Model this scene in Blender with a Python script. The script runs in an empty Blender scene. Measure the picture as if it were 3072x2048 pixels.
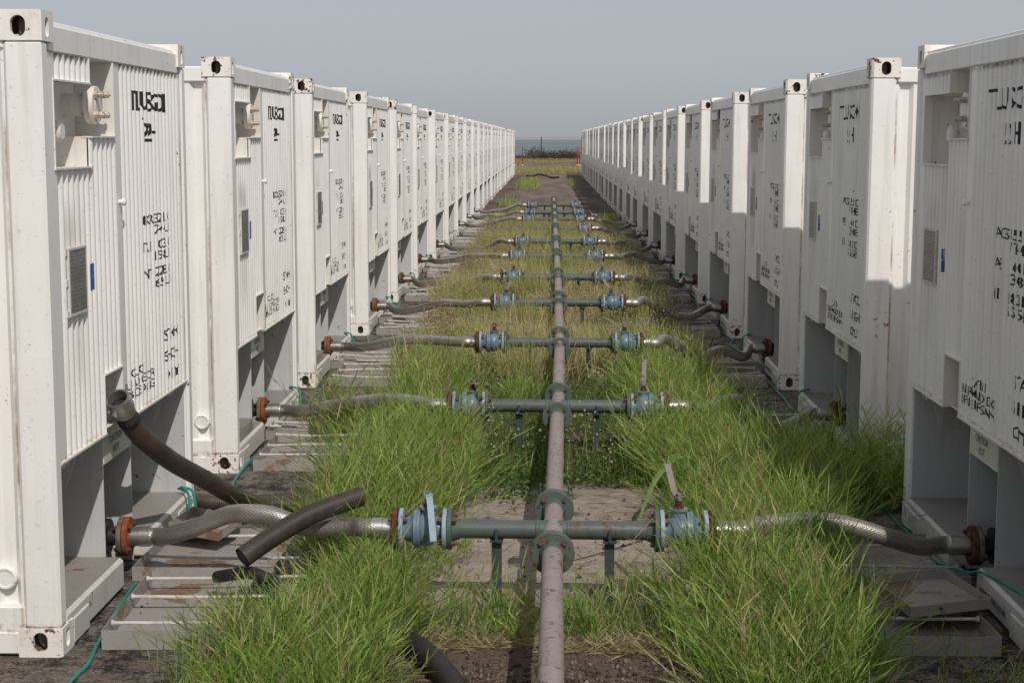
import bpy, bmesh, math, random
import numpy as np
from mathutils import Vector, Matrix

R = math.radians
random.seed(7)
rng = np.random.default_rng(7)
SC = bpy.context.scene
COL = SC.collection

# ---------------------------------------------------------------- camera
cam = bpy.data.cameras.new('camera')
cam.sensor_width = 36
cam.lens = 55.23
cam.clip_start = 0.05
cam.clip_end = 60000
cam_ob = bpy.data.objects.new('camera', cam)
COL.objects.link(cam_ob)
cam_ob.matrix_world = (Matrix.Translation((0, 0, 2.097)) @ Matrix.Rotation(0.0223, 4, 'Z')
                       @ Matrix.Rotation(math.pi / 2 - 0.12794, 4, 'X') @ Matrix.Rotation(0.00228, 4, 'Z'))
SC.camera = cam_ob

# ---------------------------------------------------------------- sky, sun, exposure
SUN_DIR = Vector((-0.36, 0.90, -1.0)).normalized()          # the way the light travels
SUN_EL = math.asin(-SUN_DIR.z)
world = bpy.data.worlds.new('World')
SC.world = world
world.use_nodes = True
wn, wl = world.node_tree.nodes, world.node_tree.links
wn.clear()
w_out = wn.new('ShaderNodeOutputWorld')
w_bg = wn.new('ShaderNodeBackground')
w_sky = wn.new('ShaderNodeTexSky')
w_sky.sky_type = 'NISHITA'
w_sky.sun_disc = False
w_sky.sun_elevation = SUN_EL
w_sky.sun_rotation = math.atan2(-SUN_DIR.x, -SUN_DIR.y)
w_sky.altitude = 0
w_sky.air_density = 0.7
w_sky.dust_density = 1.3
w_sky.ozone_density = 2.5
w_hsv = wn.new('ShaderNodeHueSaturation')
w_hsv.inputs['Saturation'].default_value = 0.32
wl.new(w_sky.outputs[0], w_hsv.inputs['Color'])
w_veil = wn.new('ShaderNodeMix')            # even grey haze veiling the whole dome
w_veil.data_type = 'RGBA'
w_veil.inputs[0].default_value = 0.70
w_veil.inputs[7].default_value = (4.05, 4.3, 4.7, 1)
wl.new(w_hsv.outputs[0], w_veil.inputs[6])
wl.new(w_veil.outputs[2], w_bg.inputs['Color'])
w_bg.inputs['Strength'].default_value = 0.09
wl.new(w_bg.outputs[0], w_out.inputs['Surface'])

sun = bpy.data.lights.new('sun', 'SUN')
sun.energy = 2.55
sun.angle = R(0.6)
sun.color = (1.0, 0.945, 0.875)
sun_ob = bpy.data.objects.new('sun', sun)
sun_ob.rotation_euler = SUN_DIR.to_track_quat('-Z', 'Y').to_euler()
sun_ob.location = (20, -40, 50)
COL.objects.link(sun_ob)

SC.view_settings.view_transform = 'Standard'
SC.view_settings.look = 'None'
SC.view_settings.exposure = 0.15
SC.view_settings.gamma = 1.0
SC.view_settings.use_curve_mapping = False
SC.render.engine = 'CYCLES'
SC.cycles.max_bounces = 8
SC.cycles.diffuse_bounces = 7
SC.cycles.glossy_bounces = 3
SC.cycles.transmission_bounces = 3
SC.cycles.use_denoising = True
SC.cycles.sample_clamp_indirect = 6

# ---------------------------------------------------------------- materials
def new_mat(name):
    m = bpy.data.materials.new(name)
    m.use_nodes = True
    nt = m.node_tree
    b = nt.nodes['Principled BSDF']
    return m, nt, b

class NT:
    """small node helper"""
    def __init__(s, nt):
        s.nt = nt
    def n(s, t, **kw):
        o = s.nt.nodes.new(t)
        for k, v in kw.items():
            setattr(o, k, v)
        return o
    def link(s, a, b):
        s.nt.links.new(a, b)
    def coord(s, out='Object'):
        return s.n('ShaderNodeTexCoord').outputs[out]
    def mapping(s, vec, scale=(1, 1, 1), loc=(0, 0, 0), rot=(0, 0, 0)):
        m = s.n('ShaderNodeMapping')
        m.inputs['Scale'].default_value = scale
        m.inputs['Location'].default_value = loc
        m.inputs['Rotation'].default_value = rot
        s.link(vec, m.inputs['Vector'])
        return m.outputs[0]
    def rnd(s, vec, amount=40.0):
        """shift a texture by a random amount per object, so that copies do not repeat"""
        oi = s.n('ShaderNodeObjectInfo')
        mu = s.n('ShaderNodeVectorMath', operation='SCALE')
        cx = s.n('ShaderNodeCombineXYZ')
        for i in range(3):
            s.link(oi.outputs['Random'], cx.inputs[i])
        s.link(cx.outputs[0], mu.inputs[0])
        mu.inputs['Scale'].default_value = amount
        ad = s.n('ShaderNodeVectorMath', operation='ADD')
        s.link(vec, ad.inputs[0])
        s.link(mu.outputs[0], ad.inputs[1])
        return ad.outputs[0]
    def noise(s, vec, scale=5, detail=4, rough=0.55, out=0, dist=0.0):
        o = s.n('ShaderNodeTexNoise')
        o.inputs['Scale'].default_value = scale
        o.inputs['Detail'].default_value = detail
        o.inputs['Roughness'].default_value = rough
        o.inputs['Distortion'].default_value = dist
        s.link(vec, o.inputs['Vector'])
        return o.outputs[out]
    def ramp(s, fac, *stops, interp='LINEAR'):
        o = s.n('ShaderNodeValToRGB')
        o.color_ramp.interpolation = interp
        els = o.color_ramp.elements
        while len(els) < len(stops):
            els.new(0.5)
        for e, (p, c) in zip(els, stops):
            e.position = p
            e.color = (c, c, c, 1) if isinstance(c, (int, float)) else (*c, 1)
        s.link(fac, o.inputs[0])
        return o.outputs[0]
    def mix(s, fac, a, b, blend='MIX'):
        o = s.n('ShaderNodeMix', data_type='RGBA', blend_type=blend)
        for sock, v in ((o.inputs[0], fac), (o.inputs[6], a), (o.inputs[7], b)):
            if isinstance(v, (int, float)):
                sock.default_value = v
            elif isinstance(v, tuple):
                sock.default_value = (*v, 1)
            else:
                s.link(v, sock)
        return o.outputs[2]
    def math(s, op, a, b=0.0, clamp=False):
        o = s.n('ShaderNodeMath', operation=op, use_clamp=clamp)
        for sock, v in ((o.inputs[0], a), (o.inputs[1], b)):
            if isinstance(v, (int, float)):
                sock.default_value = v
            else:
                s.link(v, sock)
        return o.outputs[0]
    def bump(s, h, strength=0.3, dist=0.01):
        o = s.n('ShaderNodeBump')
        o.inputs['Strength'].default_value = strength
        o.inputs['Distance'].default_value = dist
        s.link(h, o.inputs['Height'])
        return o.outputs[0]
    def sep(s, vec):
        o = s.n('ShaderNodeSeparateXYZ')
        s.link(vec, o.inputs[0])
        return o.outputs
    def band(s, v, lo, hi, soft):
        """1 between lo and hi, falling to 0 over soft on both sides"""
        a = s.n('ShaderNodeMapRange', interpolation_type='SMOOTHSTEP')
        a.inputs[1].default_value = lo - soft
        a.inputs[2].default_value = lo + soft
        b = s.n('ShaderNodeMapRange', interpolation_type='SMOOTHSTEP')
        b.inputs[1].default_value = hi - soft
        b.inputs[2].default_value = hi + soft
        s.link(v, a.inputs[0])
        s.link(v, b.inputs[0])
        return s.math('SUBTRACT', a.outputs[0], b.outputs[0], clamp=True)

RUST = (0.115, 0.042, 0.022)

def paint(name, base, grime=0.35, rust_amt=0.5, rough=0.5, rust_col=RUST, streak=True, fine=18.0, spec=0.35, dirt=(0.36, 0.31, 0.26), wear=None):
    """weathered coat of paint: uneven tint, run-down streaks, rust chips"""
    m, nt, b = new_mat(name)
    k = NT(nt)
    co = k.rnd(k.coord())
    n1 = k.noise(co, 2.2, 5, 0.6)
    col = k.mix(k.ramp(n1, (0.3, 0.0), (0.75, 1.0)), base, tuple(c * 0.9 for c in base))
    n2 = k.noise(k.mapping(co, (16, 16, 0.9) if streak else (7, 7, 7)), 1.0, 6, 0.65)
    col = k.mix(k.math('MULTIPLY', k.ramp(n2, (0.52, 0.0), (0.78, 1.0)), grime), col, tuple(base[i] * dirt[i] * 1.6 for i in range(3)))
    sp = k.noise(co, 55, 2, 0.5)
    col = k.mix(k.math('MULTIPLY', k.ramp(sp, (0.66, 0.0), (0.72, 1.0)), 0.45 * grime + 0.1), col, tuple(base[i] * 0.45 for i in range(3)))
    r1 = k.noise(co, fine, 6, 0.68)
    r2 = k.noise(co, 2.7, 3, 0.5)
    rr = k.math('ADD', r1, k.math('MULTIPLY', r2, 0.45))
    t = 1.02 - 0.12 * rust_amt
    rm = k.ramp(rr, (t - 0.06, 0.0), (t - 0.03, 1.0))
    r3 = k.noise(k.mapping(co, (34, 34, 1.4)), 1.0, 4, 0.6)
    rs = k.math('MULTIPLY', k.ramp(r3, (0.66, 0.0), (0.80, 1.0)), 0.45 * rust_amt)
    col = k.mix(rs, col, (0.42, 0.25, 0.15))
    col = k.mix(rm, col, rust_col)
    if wear:
        raw = k.coord()
        X, Y, Z = k.sep(raw)
        vn = k.noise(k.mapping(co, (3, 3, 1.6)), 1.0, 5, 0.7)
        fn = k.noise(co, 30, 4, 0.6)
        if wear == 'seam':                  # rust bleeding along the weld beside the corner posts
            sm = k.math('MULTIPLY', k.band(X, -0.163, -0.150, 0.007), k.ramp(vn, (0.46, 0.0), (0.60, 0.9)))
            col = k.mix(sm, col, (0.33, 0.19, 0.11))
            bt = k.math('MULTIPLY', k.band(Z, 0.10, 0.135, 0.012), k.ramp(fn, (0.45, 0.0), (0.60, 0.7)))
            col = k.mix(bt, col, (0.30, 0.19, 0.12))
        else:                               # dirt caught under the top rail and above the lip, soot round the data plate
            tp = k.math('MULTIPLY', k.band(Z, 2.418, 2.47, 0.014), k.ramp(fn, (0.30, 0.15), (0.6, 0.9)))
            col = k.mix(tp, col, (0.20, 0.155, 0.12))
            lp = k.math('MULTIPLY', k.band(Z, 0.70, 0.800, 0.010), k.ramp(fn, (0.35, 0.0), (0.65, 0.7)))
            col = k.mix(lp, col, (0.38, 0.29, 0.21))
            so = k.noise(k.mapping(co, (1, 30, 1.5)), 1.0, 4, 0.6)
            pl = k.math('MULTIPLY', k.band(Y, 0.27, 0.53, 0.03), k.math('MAXIMUM', k.band(Z, 1.62, 1.80, 0.09), k.math('MULTIPLY', k.band(Z, 1.05, 1.36, 0.12), 0.5)))
            oi = k.n('ShaderNodeObjectInfo')
            pl = k.math('MULTIPLY', pl, k.math('MULTIPLY', k.ramp(so, (0.30, 0.2), (0.65, 0.85)), k.ramp(oi.outputs['Random'], (0.2, 0.3), (0.8, 1.0))))
            col = k.mix(pl, col, (0.27, 0.24, 0.21))
            rl = k.math('MULTIPLY', k.band(Y, 2.31, 2.36, 0.012), k.ramp(vn, (0.46, 0.0), (0.66, 0.6)))
            col = k.mix(rl, col, (0.42, 0.30, 0.20))
    k.link(col, b.inputs['Base Color'])
    k.link(k.ramp(n1, (0.3, rough - 0.08), (0.7, rough + 0.12)), b.inputs['Roughness'])
    b.inputs['Specular IOR Level'].default_value = spec
    hb = k.math('SUBTRACT', k.math('MULTIPLY', n1, 0.5), k.math('MULTIPLY', rm, 0.25))
    k.link(k.bump(hb, 0.35, 0.006), b.inputs['Normal'])
    return m

def plain(name, base, rough=0.6, var=0.2, scale=9, metal=0.0, bump=0.15, spec=0.4):
    m, nt, b = new_mat(name)
    k = NT(nt)
    co = k.rnd(k.coord())
    n = k.noise(co, scale, 6, 0.65)
    col = k.mix(k.ramp(n, (0.3, 0.0), (0.72, 1.0)), tuple(c * (1 - var) for c in base), tuple(min(1, c * (1 + var)) for c in base))
    k.link(col, b.inputs['Base Color'])
    b.inputs['Roughness'].default_value = rough
    b.inputs['Metallic'].default_value = metal
    b.inputs['Specular IOR Level'].default_value = spec
    if bump:
        k.link(k.bump(n, bump, 0.004), b.inputs['Normal'])
    return m

M = {}
M['white'] = paint('white_paint', (0.90, 0.88, 0.855), grime=0.45, rust_amt=0.24, rough=0.45, fine=26, wear='seam')
M['white_ribbed'] = paint('white_ribbed_paint', (0.90, 0.88, 0.855), grime=0.45, rust_amt=0.14, rough=0.45, fine=26, wear='ribbed')
M['white_casting'] = paint('chipped_white_paint', (0.88, 0.84, 0.79), grime=0.6, rust_amt=1.15, rough=0.55, streak=False, fine=28)
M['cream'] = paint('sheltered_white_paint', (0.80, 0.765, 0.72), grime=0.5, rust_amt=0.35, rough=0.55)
M['grey'] = paint('grey_primer', (0.54, 0.54, 0.545), grime=0.45, rust_amt=0.3, rough=0.5)
M['base'] = paint('scuffed_white_base', (0.66, 0.63, 0.585), grime=0.5, rust_amt=0.55, rough=0.55, streak=False)
M['floor_plate'] = paint('dirty_grey_floor_plate', (0.30, 0.275, 0.255), grime=0.6, rust_amt=0.5, rough=0.55, streak=False, fine=5, rust_col=(0.19, 0.11, 0.075))
M['tray'] = paint('grey_tray_steel', (0.33, 0.31, 0.295), grime=0.8, rust_amt=1.1, rough=0.42, streak=False, fine=4.5, rust_col=(0.23, 0.15, 0.105), dirt=(0.45, 0.33, 0.25))
M['tray_floor'] = paint('rust_stained_tray_floor', (0.33, 0.30, 0.28), grime=1.0, rust_amt=1.5, rough=0.5, streak=False, fine=3.5, rust_col=(0.20, 0.125, 0.085), dirt=(0.40, 0.27, 0.19))
M['rod'] = plain('pale_steel_rod', (0.55, 0.52, 0.49), 0.4, 0.25, 25)
M['lettering'] = plain('black_stencil_paint', (0.022, 0.022, 0.024), 0.6, 0.4, 60, bump=0)
M['faded_lettering'] = plain('grey_stencil_paint', (0.11, 0.11, 0.11), 0.6, 0.4, 60, bump=0)
M['rust'] = plain('dark_rust', (0.105, 0.042, 0.026), 0.85, 0.55, 30, bump=0.5, spec=0.2)
M['rust_and_shade'] = plain('rust_with_painted_bore_shade', (0.17, 0.12, 0.09), 0.9, 0.5, 25, bump=0.4, spec=0.1)  # rust, with the casting hollows' shade put into the colour; outlet flange shares it
M['rust_orange'] = plain('orange_rust', (0.23, 0.072, 0.035), 0.85, 0.5, 22, bump=0.5, spec=0.2)
M['pipe'] = paint('faded_mauve_pipe_paint', (0.31, 0.262, 0.248), grime=0.6, rust_amt=1.05, rough=0.5, streak=False, fine=30, rust_col=(0.13, 0.06, 0.042))
M['pipe_green'] = paint('grey_green_pipe_paint', (0.095, 0.118, 0.113), grime=0.5, rust_amt=1.05, rough=0.42, streak=False, fine=30, rust_col=(0.13, 0.06, 0.04))
M['flange_green'] = paint('green_flange_paint', (0.085, 0.118, 0.10), grime=0.4, rust_amt=0.9, rough=0.5, streak=False, fine=22)
M['support'] = paint('dark_green_support_paint', (0.045, 0.07, 0.065), grime=0.5, rust_amt=1.0, rough=0.5, streak=False)
M['valve'] = paint('blue_valve_paint', (0.15, 0.222, 0.285), grime=0.6, rust_amt=0.9, rough=0.33, streak=False, fine=24, spec=0.5)
M['valve_flange'] = paint('chipped_blue_flange_paint', (0.30, 0.38, 0.44), grime=0.5, rust_amt=1.2, rough=0.5, streak=False, fine=26)
M['handle'] = paint('worn_handle_paint', (0.24, 0.20, 0.195), grime=0.6, rust_amt=1.2, rough=0.5, streak=False, fine=18)
M['dark'] = plain('black_valve_iron', (0.022, 0.023, 0.025), 0.55, 0.4, 12)
M['rubber'] = plain('black_rubber', (0.026, 0.024, 0.024), 0.55, 0.45, 6, bump=0.2)
M['rubber_brown'] = None
M['steel'] = plain('dull_steel', (0.55, 0.53, 0.50), 0.35, 0.2, 14, metal=0.9)
M['bolt'] = plain('rusty_bolt', (0.11, 0.062, 0.046), 0.7, 0.5, 60, bump=0.4)
M['bolt_pale'] = plain('painted_bolt', (0.52, 0.44, 0.37), 0.6, 0.4, 60, bump=0.3)
M['cable'] = plain('green_cable', (0.012, 0.24, 0.19), 0.4, 0.15, 5, bump=0)
M['red'] = plain('red_post_paint', (0.36, 0.045, 0.028), 0.6, 0.3, 8)
M['fence_green'] = plain('green_post_paint', (0.02, 0.075, 0.055), 0.5, 0.2, 8)
M['wire'] = plain('dark_wire', (0.05, 0.055, 0.055), 0.6, 0.2, 8)
M['caution'] = plain('pale_green_plate', (0.60, 0.62, 0.55), 0.55, 0.06, 6, bump=0.05)
M['blue'] = plain('blue_sticker', (0.022, 0.095, 0.30), 0.45, 0.15, 20, bump=0)
M['sticker_white'] = plain('sticker_print', (0.75, 0.77, 0.8), 0.5, 0.1, 20, bump=0)
M['bark'] = plain('twig_bark', (0.11, 0.075, 0.05), 0.8, 0.4, 20)

def mat_ribbed_rubber():
    m, nt, b = new_mat('ribbed_brown_hose')
    k = NT(nt)
    uv = k.coord('UV')
    w = k.n('ShaderNodeTexWave', wave_type='BANDS', bands_direction='X')
    w.inputs['Scale'].default_value = 1.0
    w.inputs['Distortion'].default_value = 0.4
    k.link(k.mapping(uv, (28, 1, 1)), w.inputs['Vector'])
    co = k.coord()
    n = k.noise(co, 6, 5, 0.6)
    col = k.mix(k.ramp(n, (0.42, 0.0), (0.66, 1.0)), (0.020, 0.018, 0.018), (0.075, 0.050, 0.035))
    col = k.mix(k.math('MULTIPLY', w.outputs['Fac'], 0.35), col, (0.12, 0.085, 0.06))
    k.link(col, b.inputs['Base Color'])
    b.inputs['Roughness'].default_value = 0.5
    k.link(k.bump(w.outputs['Fac'], 0.5, 0.004), b.inputs['Normal'])
    return m
M['rubber_brown'] = mat_ribbed_rubber()

def mat_braid():
    m, nt, b = new_mat('braided_steel')
    k = NT(nt)
    uv = k.coord('UV')                       # x: metres along, y: turns around
    hs = []
    for sgn in (1, -1):
        w = k.n('ShaderNodeTexWave', wave_type='BANDS', bands_direction='X')
        w.inputs['Scale'].default_value = 1.0
        k.link(k.mapping(uv, (9.0, 1, 1), rot=(0, 0, 0)), w.inputs['Vector'])
        sx = k.sep(uv)
        v = k.math('ADD', k.math('MULTIPLY', sx[0], 55.0), k.math('MULTIPLY', sx[1], 20.0 * sgn))
        hs.append(k.math('ABSOLUTE', k.math('SUBTRACT', k.math('FRACT', v), 0.5)))
        nt.nodes.remove(w)
    h = k.math('MULTIPLY', k.math('MAXIMUM', hs[0], hs[1]), 2.0)
    co = k.coord()
    n = k.noise(co, 5, 5, 0.6)
    col = k.mix(k.ramp(n, (0.3, 0.0), (0.7, 1.0)), (0.46, 0.425, 0.385), (0.68, 0.64, 0.60))
    col = k.mix(k.ramp(h, (0.45, 0.7), (0.8, 0.0)), col, (0.12, 0.10, 0.085))
    k.link(col, b.inputs['Base Color'])
    b.inputs['Metallic'].default_value = 0.8
    b.inputs['Roughness'].default_value = 0.40
    k.link(k.bump(h, 0.4, 0.002), b.inputs['Normal'])
    return m
M['braid'] = mat_braid()

def mat_plate():
    m, nt, b = new_mat('engraved_data_plate')
    k = NT(nt)
    co = k.coord()
    s = k.sep(co)
    line = k.math('FRACT', k.math('MULTIPLY', s[2], 62.0))
    brk = k.noise(k.mapping(co, (1, 40, 62)), 1.0, 2, 0.5)
    ink = k.math('MULTIPLY', k.math('GREATER_THAN', line, 0.62), k.math('GREATER_THAN', brk, 0.47))
    n = k.noise(co, 9, 5, 0.6)
    col = k.mix(k.ramp(n, (0.35, 0.0), (0.7, 1.0)), (0.20, 0.20, 0.195), (0.31, 0.30, 0.29))
    col = k.mix(k.math('MULTIPLY', ink, 0.6), col, (0.09, 0.09, 0.09))
    k.link(col, b.inputs['Base Color'])
    b.inputs['Roughness'].default_value = 0.5
    b.inputs['Metallic'].default_value = 0.3
    return m
M['plate'] = mat_plate()

def mat_tint(name, translucent=0.45, rough=0.55):
    """leaf material coloured by the per-blade colour stored on the mesh"""
    m, nt, b = new_mat(name)
    k = NT(nt)
    a = k.n('ShaderNodeVertexColor')
    a.layer_name = 'tint'
    k.link(a.outputs['Color'], b.inputs['Base Color'])
    b.inputs['Roughness'].default_value = rough
    b.inputs['Specular IOR Level'].default_value = 0.35
    t = k.n('ShaderNodeBsdfTranslucent')
    k.link(k.mix(1.0, a.outputs['Color'], (1.0, 1.0, 0.55), 'MULTIPLY'), t.inputs['Color'])
    mx = k.n('ShaderNodeMixShader')
    mx.inputs[0].default_value = translucent
    k.link(b.outputs[0], mx.inputs[1])
    k.link(t.outputs[0], mx.inputs[2])
    k.link(mx.outputs[0], nt.nodes['Material Output'].inputs['Surface'])
    return m
M['leaf'] = mat_tint('grass_leaf')
M['litter'] = mat_tint('dry_litter', 0.1, 0.8)

def mat_ground():
    m, nt, b = new_mat('stained_concrete_and_soil')
    k = NT(nt)
    co = k.coord()
    x, y, z = k.sep(co)
    big = k.noise(co, 1.1, 6, 0.62)
    mid = k.noise(co, 5.0, 6, 0.65)
    fine = k.noise(co, 42.0, 5, 0.7)
    grit = k.noise(co, 150.0, 2, 0.6)
    # bare concrete, weathered nearly black by algae along the containers
    conc = k.mix(k.ramp(mid, (0.3, 0.0), (0.7, 1.0)), (0.29, 0.242, 0.205), (0.47, 0.405, 0.345))
    conc = k.mix(k.ramp(fine, (0.5, 0.0), (0.75, 0.6)), conc, (0.13, 0.10, 0.08))
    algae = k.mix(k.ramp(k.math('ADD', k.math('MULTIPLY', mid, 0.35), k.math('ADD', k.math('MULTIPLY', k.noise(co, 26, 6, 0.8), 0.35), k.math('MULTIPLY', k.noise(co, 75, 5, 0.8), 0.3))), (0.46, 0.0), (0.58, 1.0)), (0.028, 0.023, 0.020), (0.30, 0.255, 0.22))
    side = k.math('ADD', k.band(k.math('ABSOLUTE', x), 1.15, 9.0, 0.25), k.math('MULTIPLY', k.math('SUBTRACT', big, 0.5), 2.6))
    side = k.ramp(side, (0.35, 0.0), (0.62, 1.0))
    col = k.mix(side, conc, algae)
    # soil washed over the middle strip
    soil = k.mix(k.ramp(fine, (0.35, 0.0), (0.7, 1.0)), (0.075, 0.052, 0.041), (0.185, 0.14, 0.112))
    so = k.math('ADD', k.math('MULTIPLY', mid, 0.75), k.math('MULTIPLY', big, 0.7))
    mud = k.math('MULTIPLY', k.band(y, 2.0, 6.3, 0.3), k.band(k.math('ABSOLUTE', x), -1.0, 1.1, 0.3))
    weeds = k.math('MULTIPLY', k.band(y, 9.6, 35.5, 0.7), k.band(k.math('ABSOLUTE', x), -1.0, 1.35, 0.2))
    so = k.math('ADD', so, k.math('MULTIPLY', k.math('MAXIMUM', mud, weeds), 0.45))
    so = k.ramp(so, (0.77, 0.0), (0.90, 1.0))
    so = k.math('MULTIPLY', so, k.band(y, -50, 38, 2.0))
    col = k.mix(so, col, soil)
    pale = k.ramp(k.noise(co, 70, 3, 0.6), (0.70, 0.0), (0.78, 0.55))
    col = k.mix(pale, col, (0.33, 0.29, 0.25))
    # far slab: long dark run-off stains, then open dry ground
    farm = k.noise(k.mapping(co, (1.2, 0.16, 1)), 1.0, 5, 0.6)
    farc = k.mix(k.ramp(farm, (0.38, 0.0), (0.66, 1.0)), (0.075, 0.056, 0.045), (0.20, 0.155, 0.125))
    col = k.mix(k.math('MULTIPLY', k.band(y, 38, 92.5, 3.0), 0.8), col, farc)
    earth = k.mix(k.ramp(k.noise(co, 0.5, 6, 0.65), (0.35, 0.0), (0.65, 1.0)), (0.15, 0.105, 0.072), (0.25, 0.185, 0.13))
    open_ = k.math('MAXIMUM', k.band(y, 93, 500, 0.8), k.band(k.math('ABSOLUTE', x), 9.5, 900, 0.6))
    col = k.mix(open_, col, earth)
    k.link(col, b.inputs['Base Color'])
    b.inputs['Roughness'].default_value = 0.9
    b.inputs['Specular IOR Level'].default_value = 0.2
    h = k.math('ADD', k.math('MULTIPLY', mid, 0.6), k.math('ADD', k.math('MULTIPLY', fine, 0.5), k.math('MULTIPLY', grit, 0.2)))
    k.link(k.bump(h, 0.9, 0.03), b.inputs['Normal'])
    return m
M['ground'] = mat_ground()

def mat_sea():
    m, nt, b = new_mat('hazy_sea_water')
    k = NT(nt)
    co = k.coord()
    n = k.noise(k.mapping(co, (0.05, 0.12, 1)), 1.0, 8, 0.7)
    n2 = k.noise(k.mapping(co, (0.002, 0.006, 1)), 1.0, 4, 0.6)
    col = k.mix(k.ramp(n2, (0.35, 0.0), (0.7, 1.0)), (0.125, 0.175, 0.195), (0.15, 0.205, 0.225))
    k.link(col, b.inputs['Base Color'])
    b.inputs['Roughness'].default_value = 0.55
    b.inputs['Specular IOR Level'].default_value = 0.25
    k.link(k.bump(n, 0.6, 1.0), b.inputs['Normal'])
    return m
M['sea'] = mat_sea()

# ---------------------------------------------------------------- mesh helpers
class MB:
    def __init__(s):
        s.v, s.f, s.uv = [], [], {}
    def add(s, vs, fs, uvs=None):
        o = len(s.v)
        s.v += [tuple(v) for v in vs]
        for i, f in enumerate(fs):
            if uvs is not None:
                s.uv[len(s.f)] = uvs[i]
            s.f.append(tuple(o + q for q in f))
        return s
    def box(s, x0, x1, y0, y1, z0, z1, c=0.0):
        if c <= 0:
            vs = [(x, y, z) for x in (x0, x1) for y in (y0, y1) for z in (z0, z1)]
            return s.add(vs, [(0, 1, 3, 2), (4, 6, 7, 5), (0, 4, 5, 1), (2, 3, 7, 6), (0, 2, 6, 4), (1, 5, 7, 3)])
        lo, hi = (x0, y0, z0), (x1, y1, z1)
        vs, idx = [], {}
        for sx in (0, 1):
            for sy in (0, 1):
                for sz in (0, 1):
                    sg = (sx, sy, sz)
                    for a in range(3):
                        p = []
                        for j in range(3):
                            e = hi[j] if sg[j] else lo[j]
                            if j != a:
                                e += -c if sg[j] else c
                            p.append(e)
                        idx[sg, a] = len(vs)
                        vs.append(p)
        fs = []
        for a in range(3):
            b_, c_ = (a + 1) % 3, (a + 2) % 3
            def sg(va, vb, vc):
                t = [0, 0, 0]
                t[a], t[b_], t[c_] = va, vb, vc
                return tuple(t)
            for sa in (0, 1):
                q = [idx[sg(sa, i, j), a] for i, j in ((0, 0), (1, 0), (1, 1), (0, 1))]
                fs.append(q if sa else q[::-1])
            for i in (0, 1):
                for j in (0, 1):
                    fs.append([idx[sg(0, i, j), b_], idx[sg(0, i, j), c_], idx[sg(1, i, j), c_], idx[sg(1, i, j), b_]])
        for sx in (0, 1):
            for sy in (0, 1):
                for sz in (0, 1):
                    fs.append([idx[(sx, sy, sz), a] for a in range(3)])
        return s.add(vs, fs)
    def quad(s, *p):
        return s.add(p, [tuple(range(len(p)))])
    def lathe(s, o, axis, prof, seg=20, caps=True):
        """prof: (distance along axis, radius)"""
        o, ax = Vector(o), Vector(axis).normalized()
        t = Vector((0, 0, 1)) if abs(ax.z) < 0.9 else Vector((1, 0, 0))
        a = ax.cross(t).normalized()
        b = ax.cross(a)
        vs, fs = [], []
        n = len(prof)
        for d, r in prof:
            for i in range(seg):
                an = 2 * math.pi * i / seg
                vs.append(o + ax * d + (a * math.cos(an) + b * math.sin(an)) * r)
        for j in range(n - 1):
            for i in range(seg):
                k = (i + 1) % seg
                fs.append((j * seg + i, j * seg + k, (j + 1) * seg + k, (j + 1) * seg + i))
        if caps:
            fs.append(tuple(range(seg))[::-1])
            fs.append(tuple((n - 1) * seg + i for i in range(seg)))
        return s.add(vs, fs)
    def tube(s, pts, r, seg=12, caps=True):
        pts = [Vector(p) for p in pts]
        n = len(pts)
        rs = r if isinstance(r, (list, tuple)) else [r] * n
        tg = [(pts[min(i + 1, n - 1)] - pts[max(i - 1, 0)]).normalized() for i in range(n)]
        up = Vector((0, 0, 1)) if abs(tg[0].z) < 0.9 else Vector((1, 0, 0))
        a = tg[0].cross(up).normalized()
        vs, fs, uvs = [], [], []
        ln = [0.0]
        for i in range(1, n):
            ln.append(ln[-1] + (pts[i] - pts[i - 1]).length)
        for i in range(n):
            a = (a - tg[i] * a.dot(tg[i])).normalized()
            b = tg[i].cross(a)
            for q in range(seg):
                an = 2 * math.pi * q / seg
                vs.append(pts[i] + (a * math.cos(an) + b * math.sin(an)) * rs[i])
        for i in range(n - 1):
            for q in range(seg):
                k = (q + 1) % seg
                fs.append((i * seg + q, i * seg + k, (i + 1) * seg + k, (i + 1) * seg + q))
                uvs.append(((ln[i], q / seg), (ln[i], (q + 1) / seg), (ln[i + 1], (q + 1) / seg), (ln[i + 1], q / seg)))
        if caps:
            for f in (tuple(range(seg))[::-1], tuple((n - 1) * seg + q for q in range(seg))):
                fs.append(f)
                uvs.append(tuple((0, 0) for _ in f))
        return s.add(vs, fs, uvs)
    def poly_prism(s, poly, fn):
        """poly: 2-D outline; fn(p, t) -> 3-D at t = 0 and 1"""
        n = len(poly)
        vs = [fn(p, 0) for p in poly] + [fn(p, 1) for p in poly]
        fs = [tuple(range(n)), tuple(range(2 * n - 1, n - 1, -1))]
        fs += [(i, (i + 1) % n, n + (i + 1) % n, n + i) for i in range(n)]
        return s.add(vs, fs)
    def mesh(s, name, mat, smooth=True, fix=True, angle=35):
        me = bpy.data.meshes.new(name)
        me.from_pydata(s.v, [], s.f)
        if s.uv:
            ul = me.uv_layers.new(name='UVMap')
            for p in me.polygons:
                u = s.uv.get(p.index)
                if u:
                    for li, c in zip(p.loop_indices, u):
                        ul.data[li].uv = c
        if fix:
            bm = bmesh.new()
            bm.from_mesh(me)
            bmesh.ops.recalc_face_normals(bm, faces=bm.faces)
            bm.to_mesh(me)
            bm.free()
        if smooth:
            me.polygons.foreach_set('use_smooth', [True] * len(me.polygons))
            me.set_sharp_from_angle(angle=R(angle))
        me.materials.append(mat)
        me.update()
        return me
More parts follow.
